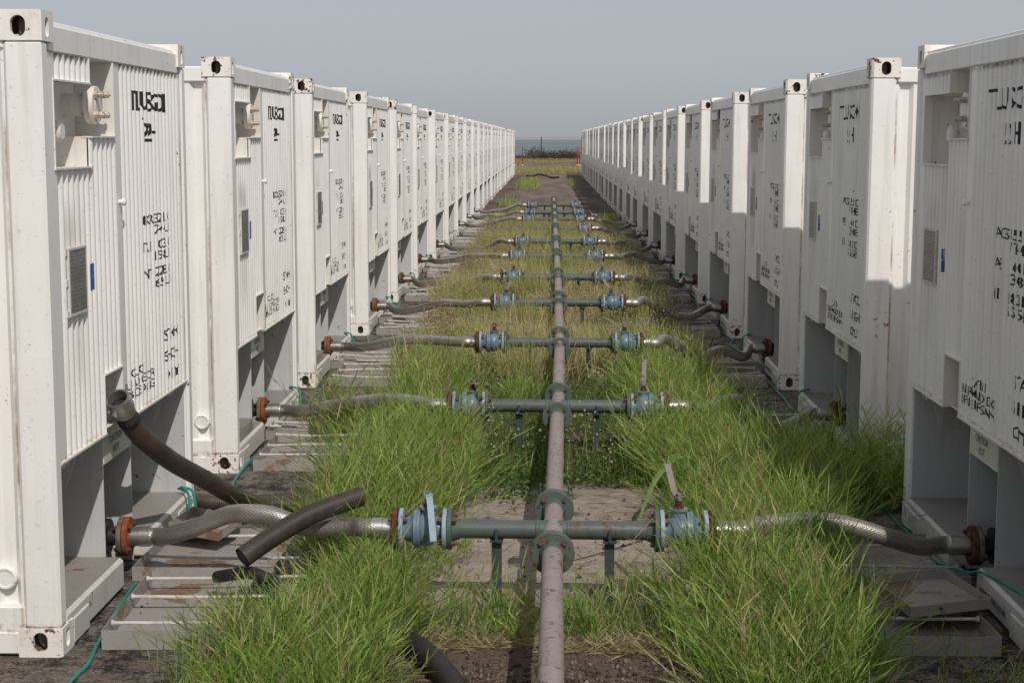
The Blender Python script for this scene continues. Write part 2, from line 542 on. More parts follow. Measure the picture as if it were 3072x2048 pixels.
    def obj(s, name, mat, parent=None, **kw):
        return link(name, s.mesh(name, M[mat] if isinstance(mat, str) else mat, **kw), parent)

def link(name, data, parent=None):
    o = bpy.data.objects.new(name, data)
    COL.objects.link(o)
    if parent is not None:
        o.parent = parent
    return o

def tag(o, label=None, cat=None, group=None, kind=None):
    if label: o['label'] = label
    if cat: o['category'] = cat
    if group: o['group'] = group
    if kind: o['kind'] = kind
    return o

def thing(name, label, cat, loc=(0, 0, 0), rz=0.0, group=None):
    o = link(name, None)
    o.empty_display_size = 0.1
    o.location = loc
    o.rotation_euler = (0, 0, rz)
    return tag(o, label, cat, group)

def copy_tree(o, parent=None, skip=()):
    c = o.copy()
    COL.objects.link(c)
    c.parent = parent
    for ch in o.children:
        if ch.name.split('.')[0] not in skip:
            copy_tree(ch, c, skip)
    return c

def spline(pts, n=24):
    """Catmull-Rom through the points"""
    P = [Vector(p) for p in pts]
    P = [P[0] * 2 - P[1]] + P + [P[-1] * 2 - P[-2]]
    out = []
    m = len(P) - 3
    for i in range(m):
        for j in range(n):
            t = j / n
            a, b, c, d = P[i:i + 4]
            out.append(0.5 * ((2 * b) + (c - a) * t + (2 * a - 5 * b + 4 * c - d) * t * t + (3 * b - a - 3 * c + d) * t ** 3))
    out.append(P[-2])
    return out

ORD = ['', 'first', 'second', 'third', 'fourth', 'fifth', 'sixth', 'seventh', 'eighth', 'ninth', 'tenth', 'eleventh', 'twelfth', 'thirteenth',
       'fourteenth', 'fifteenth', 'sixteenth', 'seventeenth', 'eighteenth', 'nineteenth', 'twentieth', 'twenty-first', 'twenty-second',
       'twenty-third', 'twenty-fourth', 'twenty-fifth']

# ---------------------------------------------------------------- ground and sea
def build_ground():
    ys = [-40, 0, 20, 60, 92, 110, 140, 166, 174, 186, 205]
    zs = [-.02, -.02, -.02, -.02, -.02, -.02, -.01, -.05, -.5, -3.5, -6.0]
    xs = [-400, -120, -40, -12, 0, 12, 40, 120, 400]
    b = MB()
    vs = [(x, y, z) for y, z in zip(ys, zs) for x in xs]
    n = len(xs)
    fs = [(j * n + i, j * n + i + 1, (j + 1) * n + i + 1, (j + 1) * n + i) for j in range(len(ys) - 1) for i in range(n - 1)]
    b.add(vs, fs)
    g = tag(b.obj('ground', 'ground', fix=False), 'earth and dry open ground around the concrete yard', kind='structure')
    # concrete slabs in three lanes, laid end to end with narrow open joints
    lanes = [(-8.6, -1.07), (-1.03, 1.13), (1.17, 8.6)]
    y0 = -6.0
    L = 7.04
    for r in range(14):
        for (xa, xb) in lanes:
            s = MB().box(xa, xb, y0 + r * L + 0.01, y0 + (r + 1) * L - 0.01, -0.15, 0.0 - random.uniform(0, 0.004), 0.006)
            s.obj('concrete_slab', 'ground', g, smooth=False)
    return g
build_ground()
sea = MB()
sea.quad((-30000, 150, -5.5), (30000, 150, -5.5), (30000, 45000, -5.5), (-30000, 45000, -5.5))
tag(sea.obj('sea', 'sea', fix=False), 'calm grey blue sea beyond the fence', kind='structure')

# ---------------------------------------------------------------- container
CL, CW, CH = 6.058, 2.438, 2.591
PITCH = 0.073
def corr_points():
    pts = [(0.0, 0.0), (0.178, 0.0)]
    def run(a, b):
        n = int(round((b - a) / PITCH))
        p = (b - a) / n
        for i in range(n):
            u = a + i * p
            pts.extend([(u + f * p, d) for f, d in ((0.10, 0), (0.22, 0.06), (0.32, 0.30), (0.42, 0.72), (0.50, 0.94), (0.60, 1.0), (0.70, 0.94), (0.78, 0.72), (0.88, 0.30), (0.98, 0.04))])
    run(0.178, 1.052)
    pts.append((1.135, 0))
    run(1.135, 2.305)
    pts.append((2.44, 0))
    return pts
CORR = corr_points()
CU = np.array([p[0] for p in CORR])
CD = np.array([p[1] for p in CORR])
def corr_x(u):
    return -0.010 - 0.026 * float(np.interp(u, CU, CD))

def casting_mb(top, far_x, far_y):
    """corner casting with oval holes in its two outer side faces"""
    A, B, H = 0.178, 0.162, 0.118
    b, bores = MB(), MB()
    z0 = CH - H if top else 0.0
    def P(a, bb, z):
        return (-CL - 0.003 + a if far_x else 0.003 - a, CW + 0.003 - bb if far_y else -0.003 + bb, z0 + z)
    c = 0.014
    def holed(fn, w, cx, hw, hh):
        N = 28
        cz = H / 2 + (0.004 if not top else -0.004)
        inner, outer = [], []
        for i in range(N):
            t = 2 * math.pi * (i + 0.5) / N
            st = hh - hw
            px = hw * math.cos(t)
            pz = hw * math.sin(t) + (st if math.sin(t) > 0 else -st)
            inner.append((cx + px, cz + pz))
            dx, dz = math.cos(t), math.sin(t)
            ks = []
            if dx > 1e-6: ks.append((w - cx) / dx)
            if dx < -1e-6: ks.append((c - cx) / dx)
            if dz > 1e-6: ks.append((H - cz) / dz)
            if dz < -1e-6: ks.append(-cz / dz)
            k = min(ks)
            outer.append((cx + dx * k, cz + dz * k))
        # snap the nearest ring point to each outer corner
        for (qx, qz) in ((c, 0), (w, 0), (w, H), (c, H)):
            j = min(range(N), key=lambda i: (outer[i][0] - qx) ** 2 + (outer[i][1] - qz) ** 2)
            outer[j] = (qx, qz)
        vs = [fn(p[0], p[1], 0) for p in outer] + [fn(p[0], p[1], 0) for p in inner] + [fn(p[0], p[1], 0.022) for p in inner]
        bv = [fn(cx + (p[0] - cx) * e, cz + (p[1] - cz) * e, d) for d, e in ((0.022, 1.0), (0.0225, 1.25), (0.10, 1.25)) for p in inner]
        bores.add(bv, [(r * N + i, r * N + (i + 1) % N, (r + 1) * N + (i + 1) % N, (r + 1) * N + i) for r in range(2) for i in range(N)] + [tuple(2 * N + i for i in range(N))])
        fs = []
        for r in range(2):
            for i in range(N):
                k = (i + 1) % N
                fs.append((r * N + i, r * N + k, (r + 1) * N + k, (r + 1) * N + i))
        b.add(vs, fs)
    holed(lambda p, z, d: P(d, p, z), B, B / 2, 0.024, 0.039)
    holed(lambda p, z, d: P(p, d, z), A, A / 2, 0.030, 0.041)
    b.quad(P(c, 0, 0), P(0, c, 0), P(0, c, H), P(c, 0, H))
    for z in (0, H):
        b.quad(P(c, 0, z), P(A, 0, z), P(A, B, z), P(0, B, z), P(0, c, z))
    b.quad(P(A, 0, 0), P(A, B, 0), P(A, B, H), P(A, 0, H))
    b.quad(P(0, B, 0), P(A, B, 0), P(A, B, H), P(0, B, H))
    return b, bores

def text_mesh(body, name, mat, u0, u1, v0, v1, xf, breaks=None, bold=0.012):
    """stencil lettering fitted into (u0..u1, v0..v1); xf(u) gives how deep the wall is there"""
    cu = bpy.data.curves.new('lettering', 'FONT')
    cu.body = body
    cu.offset = bold
    cu.resolution_u = 2
    ob = bpy.data.objects.new('lettering', cu)
    COL.objects.link(ob)
    dg = bpy.context.evaluated_depsgraph_get()
    dg.update()
    me = bpy.data.meshes.new_from_object(ob.evaluated_get(dg))
    bpy.data.objects.remove(ob)
    bpy.data.curves.remove(cu)
    bm = bmesh.new()
    bm.from_mesh(me)
    bpy.data.meshes.remove(me)
    xs = [v.co.x for v in bm.verts]
    ys = [v.co.y for v in bm.verts]
    xa, xb, ya, yb = min(xs), max(xs), min(ys), max(ys)
    for v in bm.verts:
        v.co = Vector((0, u0 + (v.co.x - xa) / (xb - xa) * (u1 - u0), v0 + (v.co.y - ya) / (yb - ya) * (v1 - v0)))
    bmesh.ops.remove_doubles(bm, verts=bm.verts, dist=1e-6)
    for q in (breaks if breaks is not None else []):
        if u0 < q < u1:
            bmesh.ops.bisect_plane(bm, geom=bm.verts[:] + bm.edges[:] + bm.faces[:], plane_co=(0, q, 0), plane_no=(0, 1, 0))
    for v in bm.verts:
        v.co.x = xf(v.co.y) + 0.0016
    out = bpy.data.meshes.new(name)
    bm.to_mesh(out)
    bm.free()
    out.materials.append(M[mat])
    return out

def side_profile():
    """long wall: wide trapezoid ribs"""
    pts = [(0.15, 0.0)]
    x = 0.165
    while x < CL - 0.42:
        pts += [(x, 0.0), (x + 0.022, 0.028), (x + 0.072, 0.028), (x + 0.094, 0.0), (x + 0.15, 0.0)]
        x += 0.15
    pts.append((CL - 0.15, 0.0))
    return pts

def build_container():
    root = thing('tank_container', '', 'container')
    P = lambda n, b, m, parent=root, **kw: b.obj(n, m, parent, **kw)
    # corner posts and castings
    for fx in (0, 1):
        for fy in (0, 1):
            xs = (-0.150, 0.0) if not fx else (-CL, -CL + 0.150)
            ys = (0.0, 0.086) if not fy else (CW - 0.086, CW)
            b = MB().box(*xs, *ys, 0.117, CH - 0.117, 0.013)
            # a thin folded return beside the post
            if not fx:
                b.box(-0.036, -0.014, *((0.084, 0.10) if not fy else (CW - 0.10, CW - 0.084)), 0.16, 2.44)
            P('corner_post', b, 'white')
            for top in (0, 1):
                cb, bo = casting_mb(top, fx, fy)
                P('bore', bo, 'rust_and_shade', P('corner_casting', cb, 'white_casting'))
    # rails
    b = MB().box(-0.085, -0.008, 0.13, CW - 0.13, 2.437, 2.543, 0.006)
    b.tube([(-0.035, 0.12, 2.545), (-0.035, CW - 0.12, 2.545)], 0.017, 8)
    P('end_top_rail', b, 'white')
    P('end_top_rail', MB().box(-CL + 0.008, -CL + 0.085, 0.13, CW - 0.13, 2.437, 2.543, 0.006), 'white')
    for fy in (0, 1):
        ya, yb = (0.006, 0.075) if not fy else (CW - 0.075, CW - 0.006)
        P('side_top_rail', MB().box(-CL + 0.16, -0.149, ya, yb, 2.440, 2.535, 0.008), 'white')
        ya, yb = (0.002, 0.10) if not fy else (CW - 0.10, CW - 0.002)
        b = MB().box(-CL + 0.16, -0.148, ya, yb, 0.095, 0.212, 0.007)
        ya, yb = (-0.004, 0.10) if not fy else (CW - 0.10, CW + 0.004)
        b.box(-CL + 0.17, -0.17, ya, yb, 0.012, 0.105, 0.006)
        P('side_bottom_rail', b, 'white')
        # ribbed long wall
        prof = side_profile()
        b = MB()
        vs, fs = [], []
        for (s, d) in prof:
            y = 0.020 + d if not fy else CW - 0.020 - d
            vs += [(-s, y, 0.205), (-s, y, 2.445)]
        for i in range(len(prof) - 1):
            fs.append((2 * i, 2 * i + 2, 2 * i + 3, 2 * i + 1))
        b.add(vs, fs)
        P('side_panel', b, 'white', smooth=False, fix=False)
        y = 0.020 if not fy else CW - 0.020
        sg = -1 if not fy else 1
        b = MB().lathe((-0.226, y - sg * 0.02, 0.325), (0, sg, 0), [(0, 0.047), (0.026, 0.047), (0.030, 0.043), (0.030, 0.036), (0.026, 0.034)], 20)
        P('plug_cap', b, 'white')
    P('roof_panel', MB().box(-CL + 0.07, -0.07, 0.06, CW - 0.06, 2.46, 2.50), 'white')
    P('end_panel', MB().box(-CL + 0.012, -CL + 0.05, 0.085, CW - 0.085, 0.15, 2.44), 'white')
    P('floor', MB().box(-CL + 0.15, -0.60, 0.10, CW - 0.10, 0.06, 0.15), 'base')
    # ribbed aisle end wall, with its stepped opening and the pocket below
    rects = [(0.085, 0.165, 0.785, 2.436), (0.165, 0.675, 0.785, 1.975), (0.165, 0.675, 2.325, 2.436), (0.675, 0.767, 0.785, 2.105),
             (0.767, 1.045, 1.047, 2.105), (1.045, 1.060, 1.047, 2.436), (1.060, 2.353, 0.785, 2.436)]
    b = MB()
    for (ua, ub, va, vb) in rects:
        us = [ua] + [float(u) for u in CU if ua + 1e-4 < u < ub - 1e-4] + [ub]
        vs, fs = [], []
        for u in us:
            vs += [(corr_x(u), u, va), (corr_x(u), u, vb)]
        for i in range(len(us) - 1):
            fs.append((2 * i, 2 * i + 2, 2 * i + 3, 2 * i + 1))
        b.add(vs, fs)
    P('ribbed_end_panel', b, 'white_ribbed', fix=False, angle=50)
    # folded lips closing the ribs at their cut edges
    for (ua, ub, v) in ((0.088, 0.767, 0.776), (1.060, 2.350, 0.776)):
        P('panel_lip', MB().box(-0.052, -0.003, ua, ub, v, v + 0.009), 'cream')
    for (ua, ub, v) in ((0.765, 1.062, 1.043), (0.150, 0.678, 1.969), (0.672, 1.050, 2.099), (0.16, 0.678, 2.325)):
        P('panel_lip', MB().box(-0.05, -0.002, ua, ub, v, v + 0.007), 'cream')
    for (u, va, vb) in ((0.165, 1.976, 2.325), (0.672, 2.332, 2.436), (1.045, 2.106, 2.436), (0.764, 0.785, 1.043), (1.058, 0.785, 1.043)):
        P('panel_lip', MB().box(-0.05, -0.006, u - 0.004, u + 0.003, va, vb), 'cream')
    # upper recess
    poly = [(0.165, 1.975), (0.675, 1.975), (0.675, 2.105), (1.045, 2.105), (1.045, 2.436), (0.675, 2.436), (0.675, 2.325), (0.165, 2.325)]
    b = MB()
    n = len(poly)
    for i in range(n):
        p, q = poly[i], poly[(i + 1) % n]
        b.quad((-0.03, *p), (-0.03, *q), (-0.185, *q), (-0.185, *p))
    for (ua, ub, va, vb) in ((0.12, 0.675, 1.93, 2.36), (0.675, 1.09, 2.06, 2.46)):
        b.quad((-0.186, ua, va), (-0.186, ub, va), (-0.186, ub, vb), (-0.186, ua, vb))
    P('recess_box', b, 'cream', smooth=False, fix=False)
    # blind flange on a stub, four studs
    f = P('blind_flange', MB().lathe((-0.19, 0.865, 2.243), (1, 0, 0), [(0, 0.05), (0.115, 0.05), (0.115, 0.082), (0.135, 0.084), (0.1355, 0.080), (0.139, 0.080), (0.1395, 0.084), (0.158, 0.082), (0.159, 0.05), (0.163, 0.045)], 28), 'cream')
    for a in (45, 135, 225, 315):
        y, z = 0.865 + 0.063 * math.cos(R(a)), 2.243 + 0.063 * math.sin(R(a))
        b = MB().lathe((-0.09, y, z), (1, 0, 0), [(0, 0.009), (0.100, 0.009)], 8)
        b.lathe((-0.032, y, z), (1, 0, 0), [(0, 0.017), (0.018, 0.017)], 6)
        b.lathe((-0.011, y, z), (1, 0, 0), [(0, 0.016), (0.016, 0.016)], 6)
        P('stud', b, 'bolt_pale', f)
    P('capped_stub', MB().lathe((-0.20, 0.45, 2.125), (1, 0, 0), [(0, 0.026), (0.05, 0.026), (0.05, 0.032), (0.085, 0.032), (0.088, 0.022), (0.10, 0.022), (0.105, 0.046), (0.125, 0.046), (0.137, 0.034)], 12), 'cream')
    # lower pocket
    poly = [(0.767, 0.79), (1.058, 0.79), (1.058, 1.043), (0.767, 1.043)]
    b = MB()
    for i in range(4):
        p, q = poly[i], poly[(i + 1) % 4]
        b.quad((-0.03, *p), (-0.03, *q), (-0.165, *q), (-0.165, *p))
    b.quad(*[(-0.166, *p) for p in poly])
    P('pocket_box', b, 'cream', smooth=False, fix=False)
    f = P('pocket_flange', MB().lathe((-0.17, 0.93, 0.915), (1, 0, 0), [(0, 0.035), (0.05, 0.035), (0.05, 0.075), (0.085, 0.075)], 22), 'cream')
    for a in (45, 135, 225, 315):
        y, z = 0.93 + 0.057 * math.cos(R(a)), 0.915 + 0.057 * math.sin(R(a))
        P('stud', MB().lathe((-0.085, y, z), (1, 0, 0), [(0, 0.012), (0.022, 0.012), (0.022, 0.007), (0.04, 0.007)], 6), 'bolt_pale', f)
    # open bay under the wall: cross walls, back, ceiling
    for u, x0, z0 in ((0.10, -0.024, 0.15), (0.985, -0.092, 0.01), (1.47, -0.092, 0.01), (2.33, -0.024, 0.15)):
        P('bay_wall', MB().box(-0.56, x0, u - 0.004, u + 0.004, z0, 0.784), 'grey')
    P('bay_back', MB().box(-0.566, -0.556, 0.10, 2.335, 0.01, 0.79), 'grey')
    P('bay_ceiling', MB().box(-0.56, -0.05, 0.10, 2.335, 0.785, 0.791), 'grey')
    for u, s in ((0.40, 1), (1.93, 1)):
        b = MB().poly_prism([(-0.03, 0.775), (-0.12, 0.775), (-0.10, 0.62), (-0.085, 0.615)], lambda p, t, u=u: (p[0], u + 0.006 * t, p[1]))
        P('gusset', b, 'grey', smooth=False)
    for u in (0.26, 2.12):
        b = MB().box(-0.10, -0.04, u - 0.05, u + 0.05, 0.735, 0.776)
        b.lathe((-0.04, u, 0.755), (1, 0, 0), [(0, 0.012), (0.012, 0.012)], 8)
        P('lug', b, 'base')
    P('base_beam', MB().box(-0.56, -0.004, 0.088, 0.975, 0.012, 0.156, 0.014), 'base')
    P('base_beam', MB().box(-0.56, -0.004, 1.495, CW - 0.088, 0.012, 0.156, 0.014), 'base')
    for ya, yb in ((0.105, 0.962), (1.508, CW - 0.105)):
        P('floor_plate', MB().box(-0.555, -0.022, ya, yb, 0.150, 0.159), 'floor_plate')
    for ya, yb in ((0.163, 0.385), (CW - 0.385, CW - 0.163)):
        P('doubler_plate', MB().box(-0.02, 0.004, ya, yb, 0.006, 0.112, 0.004), 'base')
    cp = P('caution_plate', MB().box(-0.096, -0.088, 0.990, 1.466, 0.592, 0.784), 'caution')
    for body, u0, u1, v0, v1 in (('CAUTION', 1.09, 1.30, 0.672, 0.708), ('HOT', 1.15, 1.25, 0.618, 0.654)):
        link('lettering', text_mesh(body, 'lettering', 'faded_lettering', u0, u1, v0, v1, lambda u: -0.0885), cp)
    link('lettering', text_mesh('www.tecint.co.uk', 'lettering', 'lettering', 1.56, 1.97, 0.062, 0.100, lambda u: -0.0045), root)
    # outlet pipe, valve with hand wheel, flange
    v = P('outlet_valve', MB().lathe((-0.50, 1.23, 0.19), (1, 0, 0), [(0, 0.044), (0.14, 0.044), (0.14, 0.085), (0.16, 0.085), (0.17, 0.06), (0.21, 0.075), (0.25, 0.08), (0.29, 0.075), (0.33, 0.06), (0.34, 0.085), (0.36, 0.085), (0.36, 0.044), (0.412, 0.044)], 20), 'dark')
    P('stem', MB().lathe((-0.25, 1.23, 0.25), (0, 0, 1), [(0, 0.05), (0.05, 0.05), (0.07, 0.022), (0.16, 0.02), (0.16, 0.03), (0.20, 0.03), (0.20, 0.012), (0.28, 0.012)], 12), 'dark', v)
    ring = [(-0.25 + 0.075 * math.cos(a), 1.23 + 0.075 * math.sin(a), 0.525) for a in np.linspace(0, 2 * math.pi, 21)]
    b = MB().tube(ring, 0.010, 8, caps=False)
    for a in (0, 120, 240):
        b.tube([(-0.25, 1.23, 0.525), (-0.25 + 0.075 * math.cos(R(a)), 1.23 + 0.075 * math.sin(R(a)), 0.525)], 0.006, 6)
    P('hand_wheel', b, 'dark', v)
    P('outlet_flange', MB().lathe((-0.09, 1.23, 0.19), (1, 0, 0), [(0, 0.093), (0.003, 0.095), (0.021, 0.095), (0.024, 0.093)], 26), 'rust_and_shade', v)
    # data plate, sticker, knob
    pl = P('data_plate', MB().box(-0.006, -0.002, 0.285, 0.515, 1.372, 1.636), 'plate', smooth=False)
    b = MB().box(-0.012, 0.000, 0.272, 0.285, 1.362, 1.646).box(-0.012, 0.000, 0.515, 0.523, 1.362, 1.646).box(-0.012, 0.000, 0.285, 0.515, 1.636, 1.645).box(-0.012, 0.000, 0.285, 0.515, 1.363, 1.372)
    for z in (1.36, 1.49, 1.615):
        b.box(-0.02, -0.005, 0.252, 0.275, z, z + 0.028)
    P('plate_frame', b, 'base', pl)
    b = MB()
    us = [0.610] + [float(u) for u in CU if 0.6105 < u < 0.6795] + [0.680]
    vs = [(corr_x(u) + 0.0012, u, z) for u in us for z in (1.440, 1.556)]
    b.add(vs, [(2 * i, 2 * i + 2, 2 * i + 3, 2 * i + 1) for i in range(len(us) - 1)])
    st = P('sticker', b, 'blue', smooth=False, fix=False)
    stt = text_mesh('Tecint', 'sticker_print', 'sticker_white', 0.0, 0.055, 0.0, 0.035, lambda u: 0.0, bold=0.0)
    for vtx in stt.vertices:                       # print runs up the sticker
        s, t = vtx.co.y, vtx.co.z
        uu = 0.668 - t * 1.35
        vtx.co = (corr_x(uu) + 0.0024, uu, 1.495 + s)
    link('sticker_print', stt, st)
    b = MB()
    for z in (1.452, 1.463):
        b.box(corr_x(0.645) + 0.002, corr_x(0.645) + 0.0026, 0.625, 0.667, z, z + 0.005)
    P('sticker_print', b, 'sticker_white', st, smooth=False)
    b = MB().lathe((-0.014, 1.095, 1.806), (1, 0, 0), [(0, 0.010), (0.016, 0.010), (0.018, 0.017), (0.032, 0.017), (0.036, 0.011)], 14)
    P('vent_knob', b, 'white')
    # lettering that follows the ribs
    rows = [('TLUSG01', 1.36, 2.02, 2.228, 2.325), ('22H', 1.60, 1.83, 2.080, 2.176),
            ('MAXGRS', 1.535, 1.745, 1.672, 1.720), ('35251KG', 1.775, 2.055, 1.672, 1.720), ('77404LB', 1.775, 2.055, 1.616, 1.664),
            ('TARE', 1.545, 1.665, 1.538, 1.586), ('6003KG', 1.815, 2.055, 1.538, 1.586), ('13908LB', 1.775, 2.055, 1.482, 1.530),
            ('NET', 1.555, 1.650, 1.402, 1.450), ('28238KG', 1.775, 2.055, 1.402, 1.450), ('63505LB', 1.775, 2.055, 1.345, 1.393),
            ('CAUTION', 1.265, 1.485, 0.958, 1.003), ('ENSURE MANHOLE DOOR', 1.105, 1.655, 0.908, 0.951), ('OPEN BEFORE SOAKING', 1.105, 1.650, 0.857, 0.900),
            ('STACK', 1.92, 2.19, 1.052, 1.110), ('6HIGH', 1.91, 2.19, 0.944, 1.002), ('ONLY', 1.94, 2.18, 0.840, 0.898)]
    for body, u0, u1, v0, v1 in rows:
        link('lettering', text_mesh(body, 'lettering', 'lettering', u0, u1, v0, v1, corr_x, CU, 0.010 if v1 - v0 > 0.09 else 0.003), root)
    return root

N_ROW = 25
X_L, X_R, Y_0, P_Y = -1.946, 1.972, 6.150, 3.520
OFF = {('L', 0): (-.022, -.007), ('L', 1): (-.001, .034), ('L', 2): (-.016, -.039), ('L', 3): (.030, .011),
       ('R', 0): (.001, -.029), ('R', 1): (-.006, .039), ('R', 2): (-.005, -.010)}
CONT = {}
proto = build_container()
SMALL = ('bore', 'stud', 'lug', 'sticker_print', 'plug_cap')
for side in 'LR':
    for k in range(-1, N_ROW):
        if side == 'L' and k == -1:
            o = proto
        else:
            o = copy_tree(proto, None, SMALL if k > 9 else ())
        dx, dy = OFF.get((side, k), (random.uniform(-.025, .025), random.uniform(-.03, .03)))
        ax = (X_L if side == 'L' else X_R) + dx
        ay = Y_0 + P_Y * k + dy
        CONT[side, k] = (ax, ay)
        tilt = random.uniform(-0.004, 0.004) if k > 2 else 0.0
        if side == 'L':
            o.location = (ax, ay, 0)
            o.rotation_euler = (0, 0, tilt)
            lab = ('white container before the one with the loose black hose' if k < 0 else 'white ribbed tank container with a loose black hose hanging at its pocket' if k == 0 else
                   'white ribbed container in the sunlit row, %s past the loose black hose' % ORD[k])
        else:
            o.location = (ax, ay + CW, 0)
            o.rotation_euler = (0, 0, math.pi + tilt)
            lab = ('white container before the one beside the stacked drip trays' if k < 0 else 'white ribbed tank container in shade beside the drip tray with a small tray on it' if k == 0 else
                   'white ribbed container in the shaded row, %s past the stacked drip trays' % ORD[k])
        tag(o, lab, 'container', 'tank containers in the sunlit row' if side == 'L' else 'tank containers in the shaded row')

# loose rusty pans that stand on some base beams
def corner_pan(k, label):
    ax, ay = CONT['L', k]
    t = thing('rusty_pan', label, 'pan', (ax, ay, 0.160), group='rusty pans on the base beams')
    b = MB().box(-0.30, -0.03, 0.12, 0.66, 0.0, 0.006)
    b.obj('pan_floor', 'rust', t)
    b = MB().box(-0.030, -0.024, 0.12, 0.66, 0.0, 0.075).box(-0.30, -0.030, 0.66, 0.666, 0.0, 0.075).box(-0.30, -0.030, 0.114, 0.12, 0.0, 0.075)
    b.obj('rim', 'tray', t)
corner_pan(1, 'low rusty pan on the base of the container first past the loose hose')
corner_pan(2, 'low rusty pan on the base of the container second past the loose hose')

# ---------------------------------------------------------------- header pipe, crosses, spools
PZ, PR, FR = 0.350, 0.0445, 0.095
CROSS_Y = [6.93, 10.25, 13.52, 16.88, 20.02, 23.7, 27.1, 31.2, 34.8, 38.0, 42.2]
MX = lambda y: float(np.interp(y, [3, 5, 6.7, 8.7, 10.5, 12.6, 19, 32, 47], [0.0, 0.014, 0.031, 0.05, 0.079, 0.105, 0.136, 0.16, 0.187]))
NC = len(CROSS_Y)
def flange_prof(t=0.022, r=FR, hub=0.058, hl=0.035):
    return [(-hl, PR + 0.001), (0, hub), (0.0005, r - 0.003), (0.003, r), (t - 0.003, r), (t, r - 0.003)]

def bolt_mb(o, ax, ln, r=0.012):
    o, ax = Vector(o), Vector(ax)
    b = MB().lathe(o - ax * (ln / 2), ax, [(0, 0.008), (ln, 0.008)], 8)
    b.lathe(o - ax * (ln / 2 - 0.008), ax, [(0, r), (0.016, r)], 6)
    b.lathe(o + ax * (ln / 2 - 0.024), ax, [(0, r), (0.016, r)], 6)
    return b

HALF = 0.40
def build_cross():
    """local origin on the ground under the crossing; run along y, branches along x"""
    t = thing('pipe_cross', '', 'pipe')
    b = MB().lathe((0, -HALF + 0.02, PZ), (0, 1, 0), [(0, PR), (2 * HALF - 0.04, PR)], 24)
    for y in (-0.10, 0.10):
        b.lathe((0, y, PZ), (0, 1, 0), [(-0.008, PR), (-0.004, PR + 0.003), (0.004, PR + 0.003), (0.008, PR)], 24, caps=False)
    b.obj('run_pipe', 'pipe', t)
    for s in (-1, 1):
        b = MB().lathe((s * 0.02, 0, PZ), (s, 0, 0), [(0, PR * 0.95), (0.04, PR * 0.95), (0.045, PR * 1.03), (0.055, PR * 1.03), (0.06, PR * 0.95), (0.42, PR * 0.95)], 24)
        b.obj('branch_pipe', 'pipe_green', t)
        b = MB().lathe((s * 0.455, 0, PZ), (s, 0, 0), flange_prof(), 28)
        b.obj('branch_flange', 'flange_green', t)
        b = MB().lathe((0, s * (HALF - 0.024), PZ), (0, s, 0), flange_prof(), 28)
        b.obj('run_flange', 'flange_green', t)
    for s in (-1, 1):
        x = 0.255 * s
        b = MB().box(x - 0.022, x + 0.022, -0.020, -0.015, 0.004, PZ - PR * 0.95, 0.001).box(x + 0.017, x + 0.022, -0.015, 0.03, 0.004, PZ - PR * 0.95, 0.001)
        b.box(x - 0.03, x + 0.03, -0.05, 0.05, PZ - PR - 0.006, PZ - PR + 0.001)
        b.box(x - 0.006, x + 0.006, -0.055, -0.044, PZ - PR, PZ + 0.012)
        b.box(x - 0.05, x + 0.05, -0.05, 0.05, 0.0, 0.006)
        b.obj('support_leg', 'support', t)
    return t

def joint_bolts(parent, y):
    for a in (45, 135, 225, 315):
        bolt_mb((0.071 * math.cos(R(a)), y, PZ + 0.071 * math.sin(R(a))), (0, 1, 0), 0.085).obj('bolt', 'bolt', parent)

cross0 = build_cross()
for s in (-1, 1):
    joint_bolts(cross0, s * HALF)
for i, y in enumerate(CROSS_Y):
    o = cross0 if i == 0 else copy_tree(cross0)
    o.location = (MX(y), y, 0)
    dx = MX(y + 0.4) - MX(y - 0.4)
    o.rotation_euler = (0, 0, -dx / 0.8 + random.uniform(-.006, .006))
    n = NC - i
    tag(o, 'green pipe cross on short legs, %s from the far end of the header pipe' % ORD[n], 'pipe', 'pipe crosses along the header pipe')

def spool(ya, yb, label, end=False, nipple=False):
    xa, xb = MX(ya), MX(yb)
    t = thing('pipe_spool', label, 'pipe', (xa, ya, 0), -math.atan2(xb - xa, yb - ya), 'straight lengths of the header pipe')
    L = math.hypot(xb - xa, yb - ya)
    b = MB().lathe((0, 0.024, PZ), (0, 1, 0), [(0, PR), (L - 0.048, PR)], 24)
    if nipple:
        b.lathe((0, L - 0.22, PZ + PR - 0.005), (0, 0, 1), [(0, 0.014), (0.03, 0.014), (0.03, 0.019), (0.055, 0.019)], 10)
    if L > 2:
        q = L * 0.42
        b.lathe((0, q, PZ), (0, 1, 0), [(-0.006, PR), (-0.003, PR + 0.0025), (0.003, PR + 0.0025), (0.006, PR)], 24, caps=False)
    b.obj('pipe', 'pipe', t)
    MB().lathe((0, 0.024, PZ), (0, -1, 0), flange_prof(0.0235), 28).obj('flange', 'flange_green', t)
    MB().lathe((0, L - 0.024, PZ), (0, 1, 0), flange_prof(0.0235), 28).obj('flange', 'flange_green', t)
    if end:
        MB().lathe((0, L + 0.001, PZ), (0, 1, 0), [(0, FR), (0.022, FR), (0.024, FR - 0.004)], 28).obj('blind_flange', 'rust', t)
    for y in ((L * 0.2,) if L > 1.5 else ()):
        MB().box(-0.075, -0.068, y - 0.03, y + 0.03, 0.004, PZ + 0.01).box(0.068, 0.075, y - 0.03, y + 0.03, 0.004, PZ + 0.01).box(-0.068, 0.068, y - 0.03, y + 0.03, PZ - PR - 0.012, PZ - PR - 0.001).obj('cradle', 'support', t)
    return t
spool(2.2, CROSS_Y[0] - HALF - 0.001, 'mauve grey length of header pipe over the bare soil')
for i in range(NC - 1):
    spool(CROSS_Y[i] + HALF + 0.001, CROSS_Y[i + 1] - HALF - 0.001, 'mauve grey straight header pipe after the %s cross from the far end' % ORD[NC - i], nipple=i in (1, 3))
